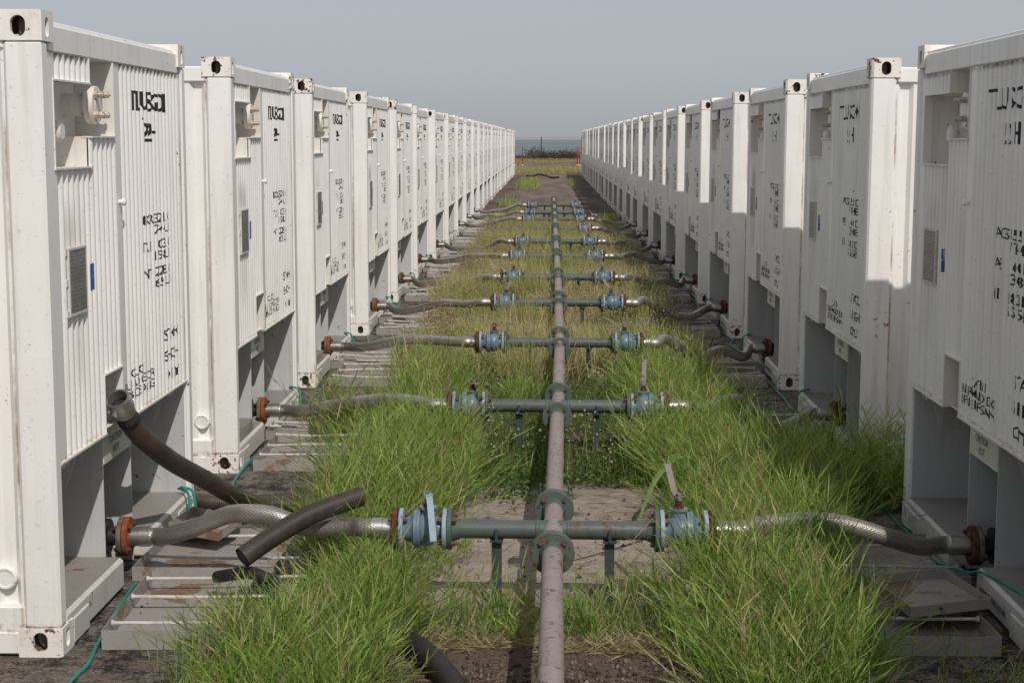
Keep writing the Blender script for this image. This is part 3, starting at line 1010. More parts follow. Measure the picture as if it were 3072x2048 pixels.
spool(CROSS_Y[-1] + HALF + 0.001, 46.6, 'last mauve grey length of header pipe closed by a blind flange', end=True)

# ---------------------------------------------------------------- ball valves
def build_valve():
    """local: axis along +x away from the header, x = 0 at the branch flange face, z = 0 on the axis"""
    t = thing('ball_valve', '', 'valve')
    body = MB().lathe((0.018, 0, 0), (1, 0, 0), [(0, 0.052), (0.018, 0.050), (0.03, 0.056), (0.045, 0.072), (0.065, 0.081), (0.085, 0.080), (0.10, 0.074)], 26)
    body.lathe((0.119, 0, 0), (1, 0, 0), [(0, 0.086), (0.002, 0.088), (0.013, 0.088), (0.0145, 0.085), (0.0165, 0.085), (0.018, 0.088), (0.029, 0.088), (0.031, 0.080), (0.045, 0.062), (0.07, 0.052), (0.082, 0.052)], 26)
    body.lathe((0.085, 0, 0.06), (0, 0, 1), [(0, 0.036), (0.035, 0.033), (0.035, 0.042), (0.045, 0.042)], 16)
    body.obj('body', 'valve', t)
    for x in (0.0005, 0.196):
        MB().lathe((x, 0, 0), (1, 0, 0), [(0, FR - 0.004), (0.003, FR - 0.001), (0.017, FR - 0.001), (0.020, FR - 0.004)], 28).obj('flange', 'valve_flange', t)
    for x, ln in ((-0.002, 0.088), (0.220, 0.088)):
        for a in (20, 65, 110, 155, 200, 245, 290, 335)[::2]:
            bolt_mb((x, 0.0745 * math.cos(R(a + 25)), 0.0745 * math.sin(R(a + 25))), (1, 0, 0), ln, 0.0115).obj('bolt', 'bolt', t)
    MB().lathe((0.085, 0, 0.10), (0, 0, 1), [(0, 0.024), (0.015, 0.024), (0.015, 0.016), (0.035, 0.016), (0.035, 0.011), (0.052, 0.011)], 12).obj('stem', 'rust', t)
    for z, bod in ((0.0, 'KTM'), ):
        me = text_mesh('150', 'casting_mark', 'valve', 0.0, 0.035, 0.0, 0.014, lambda u: 0.0)
        for v in me.vertices:
            s, q = v.co.y, v.co.z
            r = 0.0835
            v.co = (0.066 + s, -math.sqrt(r * r - (q - 0.012) ** 2), q - 0.012)
        link('casting_mark', me, t)
    return t

def add_handle(t, ang, droop, flip):
    """lever plate from the stem; ang is its heading about z, droop how far it bends down (negative: up)"""
    h = link('handle', None, t)
    b = MB()
    pts = [(0, 0.0), (0.045, 0.004), (0.085, -0.02 * droop), (0.215, -0.15 * droop)]
    w = 0.0145
    for i in range(len(pts) - 1):
        (a, za), (c, zc) = pts[i], pts[i + 1]
        th = 0.006
        vs = [(a, -w, za), (a, w, za), (c, w, zc), (c, -w, zc), (a, -w, za + th), (a, w, za + th), (c, w, zc + th), (c, -w, zc + th)]
        b.add(vs, [(0, 1, 2, 3), (7, 6, 5, 4), (0, 4, 5, 1), (1, 5, 6, 2), (2, 6, 7, 3), (3, 7, 4, 0)])
    b.lathe((0, 0, -0.004), (0, 0, 1), [(0, 0.022), (0.018, 0.022), (0.018, 0.013), (0.03, 0.013)], 12)
    bpy.data.objects.remove(h)
    o = b.obj('handle', 'valve_flange' if flip == 'pale' else 'handle', t, smooth=False)
    o.location = (0.085, 0, 0.145)
    o.rotation_euler = (0, 0, ang)
    return o

valve0 = build_valve()
HANDLES = {  # (side, cross): heading in world terms and droop
    ('L', 0): (R(-80), 1.0), ('R', 0): (R(100), -0.75), ('L', 1): (R(-60), -0.15), ('R', 1): (R(85), -0.9), ('L', 2): (R(-30), -0.2), ('R', 2): (R(150), -0.45),
    ('L', 3): (R(80), -0.4), ('R', 3): (R(110), -0.6)}
first = True
VALVES = {}
for i, y in enumerate(CROSS_Y):
    for side in 'LR':
        s = -1 if side == 'L' else 1
        if side == 'L' and i in (7,):
            continue
        if first:
            o, first = valve0, False
        else:
            o = copy_tree(valve0)
        ox = MX(y) + s * 0.4785
        o.location = (ox, y, PZ)
        o.rotation_euler = (0, 0, math.pi if s < 0 else 0)
        VALVES[side, i] = (ox + s * 0.2205, y, PZ)
        n = NC - i
        tag(o, 'blue ball valve towards the %s row on the %s cross from the header pipe end' % ('sunlit' if side == 'L' else 'shaded', ORD[n]), 'valve', 'blue ball valves on the branches')
for o in [q for q in COL.objects if q.name.split('.')[0] == 'ball_valve']:
    side, i = min(VALVES, key=lambda k: (Vector(VALVES[k]) - Vector(o.location)).length)
    ang, dr = HANDLES.get((side, i), (random.uniform(-3, 3), random.uniform(-1.3, -0.7) if random.random() < 0.7 else 0.1))
    add_handle(o, ang + (math.pi if side == 'L' else 0), dr, 'pale' if (side, i) == ('L', 0) else side)

# ---------------------------------------------------------------- braided hoses
def hose(side, i, mid, seed):
    s = -1 if side == 'L' else 1
    rr = random.Random(seed)
    vx, vy, vz = VALVES[side, i] if (side, i) in VALVES else (MX(CROSS_Y[i]) + s * 0.70, CROSS_Y[i], 0.2)
    cx, cy = CONT[side, i]
    fy = cy + 1.23 if side == 'L' else cy + CW - 1.23
    ex, ez = cx - s * (-0.035), 0.19            # face of the outlet flange
    ex = cx + s * 0.064
    a = Vector((vx, vy, vz))
    e = Vector((ex, fy, ez))
    n = NC - i
    t = thing('braided_hose', 'braided steel hose to the %s row from the %s cross before the pipe end' % ('sunlit' if side == 'L' else 'shaded', ORD[n]), 'hose', a, group='braided steel hoses')
    pts = [Vector((s * 0.05, 0, 0)), Vector((s * 0.15, 0, 0))]
    for (f, dz) in mid:
        p = a.lerp(e, f) - a
        p.z = dz - a.z
        p.y += rr.uniform(-0.03, 0.03)
        pts.append(p)
    pts += [e - a - Vector((s * 0.16, 0, 0)), e - a - Vector((s * 0.085, 0, 0))]
    MB().tube(spline(pts, 10), 0.043, 18).obj('braid', 'braid', t)
    for p, d in ((Vector((0, 0, 0)), s), (e - a, -s)):
        f = MB().lathe(p + Vector((d * 0.001, 0, 0)), (d, 0, 0), [(0, FR - 0.003), (0.003, FR), (0.021, FR), (0.024, FR - 0.003), (0.0245, 0.06), (0.03, 0.055)], 28).obj('flange', 'rust_orange' if p.length > 0.5 and side == 'L' and i < 4 else 'rust', t)
        MB().lathe(p + Vector((d * 0.025, 0, 0)), (d, 0, 0), [(0, 0.046), (0.045, 0.046), (0.047, 0.049), (0.095, 0.049), (0.098, 0.045)], 20).obj('ferrule', 'steel', t)
        if p.length > 0.5:
            for an in (45, 135, 225, 315):
                bolt_mb(p + Vector((-d * 0.001, 0.0745 * math.cos(R(an)), 0.0745 * math.sin(R(an)))), (1, 0, 0), 0.088).obj('bolt', 'rust', t)
MID = {('L', 0): [(0.16, .335), (.33, .315), (.44, .358), (.52, .363), (.61, .34), (.74, .262), (.86, .20)],
       ('R', 0): [(.18, .365), (.36, .358), (.50, .330), (.65, .268), (.78, .205)],
       ('L', 1): [(.17, .355), (.31, .350), (.45, .321), (.6, .275), (.78, .215)],
       ('L', 2): [(.30, .33), (.48, .318), (.72, .225)]}
for i in range(NC):
    for side in 'LR':
        if (side, i) not in VALVES or (side == 'R' and i >= 9):
            continue
        rr = random.Random(i * 7 + (side == 'R'))
        mid = MID.get((side, i)) or [(0.2, .34 + rr.uniform(-.04, .02)), (0.42, .27 + rr.uniform(-.10, .08)), (0.62, .17 + rr.uniform(-.05, .08)), (0.8, .15 + rr.uniform(-.02, .04))]
        hose(side, i, mid, i * 13 + (side == 'R'))
# hose ends left lying where the shaded row is no longer coupled
# ---------------------------------------------------------------- black rubber hoses
def rubber(name, label, pts, r, mat, group='loose black hoses', coupling=None, n=14, seg=18):
    t = thing(name, label, 'hose', pts[0], group=group)
    o = Vector(pts[0])
    P = [p - o for p in spline(pts, n)]
    MB().tube(P, r, seg, caps=False).obj('hose_wall', mat, t)
    MB().tube(P, r * 0.78, seg, caps=True).obj('hose_bore', 'rubber', t)
    if coupling:
        d = (P[0] - P[2]).normalized()
        MB().lathe(-d * 0.05, d, [(0, r * 1.04), (0.03, r * 1.06), (0.035, r * 1.18), (0.10, r * 1.18), (0.105, r * 1.12), (0.105, r * 0.92), (0.0, r * 0.9)], 24, caps=False).obj('coupling', 'steel', t)
        MB().lathe(-d * 0.12, d, [(0, r * 1.02), (0.006, r * 1.08), (0.03, r * 1.08), (0.036, r * 1.02)], 24, caps=False).obj('hose_clamp', 'dark', t)
    return t
rubber('rubber_hose', 'ribbed brown black hose with open steel coupling leaning out of a container pocket',
       [(-1.958, 7.10, .875), (-1.935, 7.2, .76), (-1.90, 7.34, .655), (-1.84, 7.60, .505), (-1.75, 7.92, .345), (-1.665, 8.2, .20), (-1.58, 8.4, .11), (-1.42, 8.55, .07), (-1.22, 8.6, .055), (-.95, 8.5, .055)], 0.049, 'rubber_brown', coupling=True)
rubber('rubber_hose', 'short black ribbed hose lying across the braided hose',
       [(-1.345, 6.76, .255), (-1.28, 6.815, .295), (-1.21, 6.87, .335), (-1.07, 6.98, .400), (-.90, 7.09, .445), (-.86, 7.115, .455)], 0.047, 'rubber_brown')
rubber('rubber_hose', 'thin black hose end with clamp lying in the tray under the crossed hoses',
       [(-1.12, 6.70, .115), (-1.20, 6.74, .15), (-1.31, 6.79, .178), (-1.41, 6.86, .15), (-1.50, 6.95, .112)], 0.028, 'rubber', coupling=True)
rubber('rubber_hose', 'brown black hose on the concrete between the sunlit containers',
       [(-2.35, 8.95, .05), (-2.1, 8.80, .05), (-1.95, 8.70, .05), (-1.75, 8.66, .05), (-1.5, 8.75, .05), (-1.25, 8.9, .05)], 0.046, 'rubber_brown')
rubber('rubber_hose', 'thick black hose lying in the bare soil beside the header pipe',
       [(-.70, 6.42, .04), (-.60, 6.28, .05), (-.49, 6.10, .055), (-.40, 5.88, .05), (-.33, 5.65, .05), (-.31, 5.3, .05)], 0.047, 'rubber')
rubber('rubber_hose', 'black hose lying across the far end of the concrete yard',
       [(-1.15, 89, .06), (-.8, 88, .07), (-.5, 87.5, .16), (-.1, 86.5, .13), (.2, 85, .06), (.6, 85.5, .06)], 0.055, 'rubber')

# ---------------------------------------------------------------- drip trays
def tray(x0, x1, y0, y1, label, h=0.075, rods=3, rz=0.0, z=0.0, tiltx=0.0, tilty=0.0, over=0.2, side='L', mat='tray', loose=False):
    cx, cy = (x0 + x1) / 2, (y0 + y1) / 2
    t = thing('drip_tray', label, 'tray', (cx, cy, z), rz, 'grey drip trays on the concrete')
    t.rotation_euler = (tiltx, tilty, rz)
    w, d = (x1 - x0) / 2, (y1 - y0) / 2
    th = 0.004
    MB().box(-w, w, -d, d, 0.004, 0.008).obj('pan_floor', 'tray_floor', t)
    b = MB().box(-w, w, -d - th, -d, 0.002, h).box(-w, w, d, d + th, 0.002, h).box(-w - th, -w, -d - th, d + th, 0.002, h).box(w, w + th, -d - th, d + th, 0.002, h)
    b.obj('rim', mat, t)
    s = 1 if side == 'L' else -1
    for q in range(rods):
        y = -d + (q + 0.55) * 2 * d / max(rods, 1) + random.uniform(-.04, .04)
        y2 = y + random.uniform(-.05, .05)
        zz = h + random.uniform(-.015, .006)
        xa, xb = -w + 0.01, w + over
        if s < 0:
            xa, xb = w - 0.01, -w - over
        bow = random.uniform(-0.02, 0.012)
        pts = spline([(xa, y, zz), ((xa + xb) / 2, (y + y2) / 2, zz + bow), (xb, y2, zz + 0.004)], 5)
        b = MB().tube(pts, 0.0075, 8)
        b.lathe((xa, y, zz), (-s, 0, 0), [(-0.006, 0.013), (0.004, 0.013)], 8)
        b.obj('rod', 'rod', t)
    return t
TN = {'L': 'sunlit', 'R': 'shaded'}
for side in 'LR':
    for k in range(11):
        ax, ay = CONT[side, k]
        s = 1 if side == 'L' else -1
        rr = random.Random(k * 3 + (side == 'R'))
        j = lambda a: rr.uniform(-a, a)
        def span(a, b):
            return (ax + a, ax + b) if side == 'L' else (ax - b, ax - a)
        who = 'beside the container with the loose hose' if (side, k) == ('L', 0) else 'under the small stacked tray' if (side, k) == ('R', 0) else 'at the %s container of the %s row' % (ORD[k + 1], TN[side])
        if (side, k) == ('L', 0):
            tray(-1.845, -1.335, 6.25, 7.20, 'clean grey drip tray with thin rods beside the loose hose container', 0.085, 3, 0.035, over=0.24)
            tray(-1.97, -1.30, 7.26, 8.02, 'rust stained grey tray under the braided hose of the loose hose container', 0.07, 2, over=0.1)
            continue
        if (side, k) == ('R', 0):
            tray(1.375, 1.855, 6.26, 7.16, 'grey drip tray carrying a small tray beside the shaded row', 0.085, 2, 0.02, side='R', over=0.2)
            tray(1.33, 1.985, 7.20, 8.02, 'dark stained grey tray under the first shaded braided hose', 0.07, 2, 0.01, side='R', over=0.1)
            continue
        x = span(0.10 + j(.03), 0.62 + j(.05))
        tray(*x, ay + 0.08 + j(.05), ay + 1.02 + j(.05), 'first grey drip tray with rods ' + who, 0.075, 3, j(.03), side=side, over=0.16 + j(.06))
        x = span(-0.01 + j(.02), 0.64 + j(.05))
        tray(*x, ay + 1.12 + j(.03), ay + 2.0 + j(.08), 'second rust stained drip tray ' + who, 0.07, 3, j(.03), side=side, over=0.1)
t = tray(1.50, 1.86, 6.53, 6.96, 'small grey folded tray lying askew on the larger drip tray', 0.05, 0, 0.22, z=0.105, tiltx=0.03, tilty=-0.05)
MB().lathe((-0.05, -0.222, 0.03), (0, -1, 0), [(0, 0.01), (0.012, 0.01)], 6).obj('bolt', 'bolt', t)
t = tray(-1.90, -1.62, 7.78, 8.02, 'small rusty folded plate leaning on the tray behind the braided hose', 0.05, 0, -0.3, z=0.10, tiltx=0.12, tilty=0.1)

# ---------------------------------------------------------------- green earth cables
def cable(label, pts, r=0.0075):
    o = Vector(pts[0])
    ob = MB().tube([p - o for p in spline(pts, 6)], r, 8).obj('earth_cable', 'cable')
    ob.location = o
    tag(ob, label, 'cable', 'green earth cables')
cable('green cable running past the clean drip tray into the foreground', [(-1.86, 4.9, .008), (-1.84, 5.81, .008), (-1.83, 6.03, .01), (-1.855, 6.22, .01), (-1.90, 6.6, .008), (-1.925, 6.93, .01), (-1.94, 7.2, .01)])
cable('green cable looping from the lug of the container with the loose hose', [(-2.02, 8.42, .19), (-1.98, 8.38, .20), (-1.935, 8.30, .17), (-1.93, 8.25, .05), (-1.92, 8.2, .01), (-1.90, 8.0, .01)])
def gap_cables(side, k):
    ax, ay = CONT[side, k]
    s = 1 if side == 'L' else -1
    rr = random.Random(k + 50 * (side == 'R'))
    y = ay + CW
    p = [(ax - s * .05, y - .12, .19), (ax + s * .02, y - .14, .17), (ax + s * .05, y - .16, .06), (ax + s * .06, y + .05, .012), (ax + s * (.06 + rr.uniform(-.03, .06)), y + .45, .010), (ax + s * (.02 + rr.uniform(-.04, .06)), y + .8, .010), (ax + s * .04, y + 1.12, .010), (ax + s * .035, y + 1.6, .010)]
    if side == 'R':
        p = [(ax + .06, y - .12, .19), (ax - .02, y - .14, .165), (ax - .05, y - .16, .05), (ax - .05, y + .05, .012), (ax - rr.uniform(.02, .1), y + .45, .010), (ax - rr.uniform(-.03, .05), y + .8, .010), (ax - .03, y + 1.12, .010), (ax - .035, y + 1.6, .010)]
    cable('green cable across the gap after the %s container of the %s row' % (ORD[k + 1], TN[side]), p)
for k in range(0, 9):
    gap_cables('L', k)
    if k:
        gap_cables('R', k)
cable('green cable lying over the base of the container beside the stacked trays',
      [(1.95, 9.31, .01), (1.935, 8.75, .01), (1.94, 8.3, .01), (1.955, 8.12, .012), (1.945, 7.75, .012), (1.95, 7.45, .05), (1.955, 7.1, .12), (1.965, 6.95, .165), (2.02, 6.75, .166), (2.06, 6.5, .166), (2.05, 6.2, .166)])

# ---------------------------------------------------------------- far fence, bushes
def post(name, mat, x, y, h, label, r=0.035):
    b = MB().lathe((0, 0, -0.3), (0, 0, 1), [(0, r), (h + 0.3, r), (h + 0.3 + r * 0.5, r * 0.5)], 10)
    t = thing(name, label, 'post', (x, y, 0), group='%s fence posts' % ('red' if mat == 'red' else 'green'))
    b.obj('shaft', mat, t)
    MB().lathe((0, 0, 0.0), (0, 0, 1), [(-0.05, r * 2.2), (0.06, r * 2.2), (0.07, r * 1.2)], 10).obj('footing', 'base', t)
    return t
post('fence_post', 'red', -2.62, 127, 1.38, 'red post behind the end of the sunlit row')
post('fence_post', 'red', -2.03, 127.2, 1.48, 'red post clear of the sunlit row, beyond the yard', 0.04)
post('fence_post', 'red', 2.42, 128, 1.50, 'taller red post of the pair near the shaded row', 0.045)
post('fence_post', 'red', 2.60, 128, 1.42, 'shorter red post of the pair near the shaded row', 0.04)
post('fence_post', 'fence_green', -0.69, 168, 2.35, 'dark green fence post standing among the brown bushes', 0.055)
post('fence_post', 'fence_green', 3.62, 168, 2.35, 'dark green fence post behind the red pair', 0.055)
post('fence_post', 'fence_green', -5.0, 168, 2.35, 'dark green fence post behind the sunlit row', 0.055)
def wire(y, z, xa, xb, sag, label, r=0.011):
    p = [(xa + (xb - xa) * f, y, z - sag * 4 * f * (1 - f)) for f in np.linspace(0, 1, 9)]
    o = Vector(p[0])
    ob = MB().tube([Vector(q) - o for q in p], r, 6).obj('fence_wire', 'wire')
    ob.location = o
    tag(ob, label, 'wire', 'fence wires')
for z, nm in ((1.30, 'top'), (0.95, 'second'), (0.55, 'third'), (0.25, 'lowest')):
    wire(127.6, z, -2.03, 2.42, 0.24 if z > 1.2 else 0.1, '%s slack wire strung between the red posts' % nm, 0.010)
for z, nm in ((2.30, 'top'), (2.0, 'second'), (1.65, 'third'), (1.3, 'lower')):
    wire(168, z, -5.0, 3.62, 0.06, '%s straight wire of the green post fence' % nm, 0.008)

# ---------------------------------------------------------------- grass (all vegetation geometry is made with numpy)
class Strips:
    def __init__(s):
        s.V, s.F, s.C = [], [], []
        s.n = 0
    def blades(s, base, direc, length, width, droop, col, seg=3, tipcol=None, wv=None):
        """ribbons; direc: unit start direction, droop: how far gravity bends the tip (fraction of length)"""
        n = len(base)
        t = np.linspace(0, 1, seg + 1)[None, :, None]
        L = length[:, None, None]
        p = base[:, None, :] + direc[:, None, :] * L * t
        p[:, :, 2] -= (droop * length)[:, None] * (t[:, :, 0] ** 2)
        p[:, :, 2] = np.maximum(p[:, :, 2], 0.006)
        if wv is None:
            a = rng.uniform(0, 2 * np.pi, n)
            wv = np.stack([np.cos(a), np.sin(a), np.zeros(n)], 1)
        side = np.cross(direc, wv)
        side /= np.linalg.norm(side, axis=1, keepdims=True) + 1e-9
        wt = np.array([0.55] + [1.0] * (seg - 1) + [0.06]) if seg > 1 else np.array([1.0, 0.1])
        off = side[:, None, :] * (width[:, None] * wt[None, :] * 0.5)[:, :, None]
        v = np.stack([p - off, p + off], 2).reshape(n, -1, 3)
        k = (seg + 1) * 2
        q = np.arange(seg)
        f = np.stack([2 * q, 2 * q + 1, 2 * q + 3, 2 * q + 2], 1)
        f = (f[None] + (np.arange(n) * k)[:, None, None] + s.n).reshape(-1, 4)
        if tipcol is None:
            c = np.repeat(col[:, None, :], k, 1)
        else:
            tt = np.repeat(np.linspace(0, 1, seg + 1), 2)[None, :, None]
            c = col[:, None, :] * (1 - tt) + tipcol[:, None, :] * tt
        s.V.append(v.reshape(-1, 3))
        s.F.append(f)
        s.C.append(c.reshape(-1, 3))
        s.n += n * k
        return p
    def balls(s, c, r, col):
        """small octahedra, as paired quads folded over"""
        n = len(c)
        o = np.array([[1, 0, 0], [0, 1, 0], [-1, 0, 0], [0, -1, 0], [0, 0, 1.1], [0, 0, -1.1]])
        v = c[:, None, :] + o[None] * r[:, None, None]
        f = np.array([[0, 1, 4, 4], [1, 2, 4, 4], [2, 3, 4, 4], [3, 0, 4, 4], [1, 0, 5, 5], [2, 1, 5, 5], [3, 2, 5, 5], [0, 3, 5, 5]])
        s.V.append(v.reshape(-1, 3))
        s.F.append((f[None] + (np.arange(n) * 6)[:, None, None] + s.n).reshape(-1, 4))
        s.C.append(np.repeat(col[:, None, :], 6, 1).reshape(-1, 3))
        s.n += n * 6
    def build(s, name, mat, label, cat):
        V, F, C = np.concatenate(s.V), np.concatenate(s.F), np.concatenate(s.C)
        tri = F[:, 2] == F[:, 3]
        me = bpy.data.meshes.new(name)
        me.vertices.add(len(V))
        me.vertices.foreach_set('co', V.astype(np.float32).ravel())
        ln = np.where(tri, 3, 4)
        st = np.concatenate([[0], np.cumsum(ln)[:-1]])
        idx = F.ravel()[np.concatenate([np.ones((len(F), 3), bool), (~tri)[:, None]], 1).ravel()]
        me.loops.add(len(idx))
        me.loops.foreach_set('vertex_index', idx.astype(np.int32))
        me.polygons.add(len(F))
        me.polygons.foreach_set('loop_start', st.astype(np.int32))
        me.polygons.foreach_set('use_smooth', np.ones(len(F), bool))
        a = me.color_attributes.new('tint', 'FLOAT_COLOR', 'POINT')
        a.data.foreach_set('color', np.concatenate([C, np.ones((len(C), 1))], 1).astype(np.float32).ravel())
        me.materials.append(mat)
        me.update(calc_edges=True)
        me.validate()
        return tag(link(name, me), label, cat, kind='stuff')

def heading(n, lean_lo, lean_hi, az=None):
    a = rng.uniform(0, 2 * np.pi, n) if az is None else az
    l = rng.uniform(lean_lo, lean_hi, n)
    return np.stack([np.cos(a) * np.sin(l), np.sin(a) * np.sin(l), np.cos(l)], 1)

def lerp_col(n, *cols, power=1.0):
    c = np.array(cols)
    t = rng.uniform(0, 1, n) ** power * (len(cols) - 1)
    i = np.minimum(t.astype(int), len(cols) - 2)
    f = (t - i)[:, None]
    out = c[i] * (1 - f) + c[i + 1] * f
    return out * rng.uniform(0.75, 1.2, (n, 1))

def scatter(patches):
    """patches: (cx, cy, rx, ry, count) gaussian-edged ovals"""
    out = []
    for cx, cy, rx, ry, n in patches:
        r = np.sqrt(rng.uniform(0, 1, n)) * (1 + rng.normal(0, 0.12, n))
        a = rng.uniform(0, 2 * np.pi, n)
        out.append(np.stack([cx + rx * r * np.cos(a), cy + ry * r * np.sin(a)], 1))
    return np.concatenate(out)

def clear(p, trays=True):
    """keep off the container boxes and away from the pipe core"""
    m = (p[:, 0] > X_L - 0.02) & (p[:, 0] < X_R + 0.02)
    ky = (p[:, 1] - Y_0) % P_Y
    m |= (ky > CW + 0.03)
    return p[m]

G_DARK, G_MID, G_LIT, G_YEL = (0.065, 0.135, 0.026), (0.145, 0.265, 0.05), (0.27, 0.39, 0.085), (0.48, 0.48, 0.20)
STRAW, TAN, PINK = (0.50, 0.42, 0.26), (0.36, 0.28, 0.18), (0.50, 0.39, 0.32)

def tall_grass(S, p, hmin, hmax, leaves=7, green=True, leanx=0.0):
    """upright culms with leaves set alternately along them"""
    n = len(p)
    clump = np.sin(p[:, 0] * 5.1 + 1.3) * np.cos(p[:, 1] * 4.3) * 0.5 + 0.5
    L = rng.uniform(hmin, hmax, n) * (0.72 + 0.38 * clump)
    base = np.concatenate([p, np.zeros((n, 1))], 1)
    az = 2.4 * np.sin(p[:, 0] * 3.3 + 0.7) + 2.6 * np.cos(p[:, 1] * 2.2 + p[:, 0]) + rng.normal(0, 1.3, n)
    d = heading(n, 0.02, 0.85, az)
    d[:, 0] += leanx
    d /= np.linalg.norm(d, axis=1, keepdims=True)
    col = lerp_col(n, G_DARK, G_MID, G_LIT, G_LIT, G_YEL, power=0.8)
    dry = rng.uniform(0, 1, n) < (0.10 if green else 0.5)
    col[dry] = lerp_col(int(dry.sum()), TAN, STRAW)
    droop = rng.uniform(0.0, 0.26, n)
    S.blades(base, d, L, rng.uniform(0.003, 0.005, n), droop, col * 0.9, 4, col * 1.1)
    for q in range(leaves):
        t = (q + 0.8) / (leaves + 0.5) + rng.uniform(-0.05, 0.05, n)
        keep = rng.uniform(0, 1, n) < 0.9
        tk = t[keep]
        pos = base[keep] + d[keep] * (L[keep] * tk)[:, None]
        pos[:, 2] -= droop[keep] * L[keep] * tk ** 2
        pos[:, 2] = np.maximum(pos[:, 2], 0.01)
        a2 = az[keep] + (1.57 if q % 2 else -1.57) + rng.normal(0, 0.7, len(pos))
        out = np.stack([np.cos(a2), np.sin(a2), rng.uniform(-0.1, 0.5, len(pos))], 1)
        tang = d[keep].copy()
        tang[:, 2] -= 2 * droop[keep] * tk
        dd = tang * rng.uniform(0.8, 1.3, (len(pos), 1)) + out * rng.uniform(0.35, 0.85, (len(pos), 1))
        dd /= np.linalg.norm(dd, axis=1, keepdims=True)
        ll = rng.uniform(0.07, 0.17, len(pos)) * (L[keep] / 0.5) ** 0.5
        c = col[keep] * rng.uniform(0.8, 1.3, (len(pos), 1))
        tip = c.copy()
        yl = rng.uniform(0, 1, len(pos)) < 0.22
        tip[yl] = np.array(G_YEL) * rng.uniform(0.7, 1.1, (int(yl.sum()), 1))
        S.blades(pos, dd, ll, rng.uniform(0.0036, 0.0058, len(pos)), rng.uniform(0.0, 0.05, len(pos)), c, 2, tip)

def short_grass(S, p, hmin, hmax, cols, wmin=0.003, wmax=0.006, lean=(0.1, 1.0), power=1.0):
    n = len(p)
    base = np.concatenate([p, np.zeros((n, 1))], 1)
    c = lerp_col(n, *cols, power=power)
    S.blades(base, heading(n, *lean), rng.uniform(hmin, hmax, n), rng.uniform(wmin, wmax, n), rng.uniform(0.0, 0.4, n), c, 2, c * rng.uniform(0.9, 1.35, (n, 1)))

def seed_stems(S, p, hmin, hmax, stem, head, rmin=0.004, rmax=0.009, multi=1):
    n = len(p)
    base = np.concatenate([p, np.zeros((n, 1))], 1)
    d = heading(n, 0.03, 0.45)
    L = rng.uniform(hmin, hmax, n)
    c = lerp_col(n, *stem)
    S.blades(base, d, L, rng.uniform(0.002, 0.0035, n), rng.uniform(0, 0.15, n), c, 2)
    for q in range(multi):
        pos = base + d * (L * (1 - 0.12 * q))[:, None] + rng.normal(0, 0.012 * (q > 0), (n, 3))
        S.balls(pos, rng.uniform(rmin, rmax, n), lerp_col(n, *head))

def leafy(S, p, h, cols, smin=0.015, smax=0.035):
    """low broad-leaved weeds: short wide leaves at random heights"""
    n = len(p)
    base = np.concatenate([p, rng.uniform(0.01, h, (n, 1)) ** 1.0], 1)
    c = lerp_col(n, *cols)
    S.blades(base, heading(n, 0.5, 1.5), rng.uniform(smin, smax, n), rng.uniform(smin * 0.6, smax * 0.7, n), rng.uniform(0, 0.3, n), c, 2)

# tall green grass
S = Strips()
P = clear(scatter([(-.88, 7.40, .24, .30, 240), (-.86, 8.2, .32, .55, 640), (-.82, 9.0, .38, .55, 760), (-.78, 9.8, .34, .5, 520), (-.92, 10.8, .28, .5, 260),
                   (-.9, 12.2, .32, .7, 280), (-1.50, 10.80, .16, .22, 150),
                   (.90, 5.75, .26, .45, 620), (.96, 6.40, .26, .45, 760), (1.08, 7.05, .24, .35, 560), (1.12, 7.8, .34, .5, 720), (1.12, 8.7, .42, .55, 900), (1.0, 9.6, .40, .5, 650), (.98, 10.4, .36, .5, 450), (1.0, 11.2, .34, .5, 300),
                   (.98, 12.2, .38, .7, 420), (1.72, 9.2, .26, .30, 330), (2.1, 9.0, .32, .34, 320), (2.55, 9.1, .3, .35, 140)]))
tall_grass(S, P, 0.28, 0.62, 11)
P = clear(scatter([(-.94, 5.75, .30, .38, 640), (-.98, 5.25, .32, .4, 400), (-.84, 6.35, .22, .32, 560), (-.78, 6.70, .18, .25, 260)]))
tall_grass(S, P, 0.20, 0.44, 10)
P = clear(scatter([(-.2, 12.3, .2, .5, 160), (-.62, 6.45, .10, .3, 110), (.62, 6.3, .12, .4, 140), (.68, 6.7, .1, .3, 60), (-.5, 7.6, .12, .3, 40), (1.0, 14.5, .35, 1.2, 380), (-.95, 14.6, .3, 1.0, 220), (.9, 18, .3, 1.5, 260), (-.8, 19, .35, 1.8, 260), (1.2, 23, .3, 2, 260), (1.3, 28, .3, 2.5, 300), (-.6, 26, .4, 3, 300), (.1, 24.3, .5, .6, 240), (-.1, 30.6, .6, .7, 260)]))
tall_grass(S, P, 0.18, 0.40, 9)
P = clear(scatter([(-.08, 6.55, .13, .25, 40), (.2, 6.55, .16, .24, 60), (.38, 6.65, .15, .25, 50), (-.3, 6.6, .15, .22, 45), (2.5, 5.4, .2, .4, 40), (1.7, 5.75, .25, .2, 26), (-1.30, 5.7, .12, .2, 40), (-1.32, 6.3, .1, .3, 36)]))
tall_grass(S, P, 0.14, 0.36, 9)
S.build('tall_grass', M['leaf'], 'tall green grass growing in two bands between trays and header pipe', 'grass')

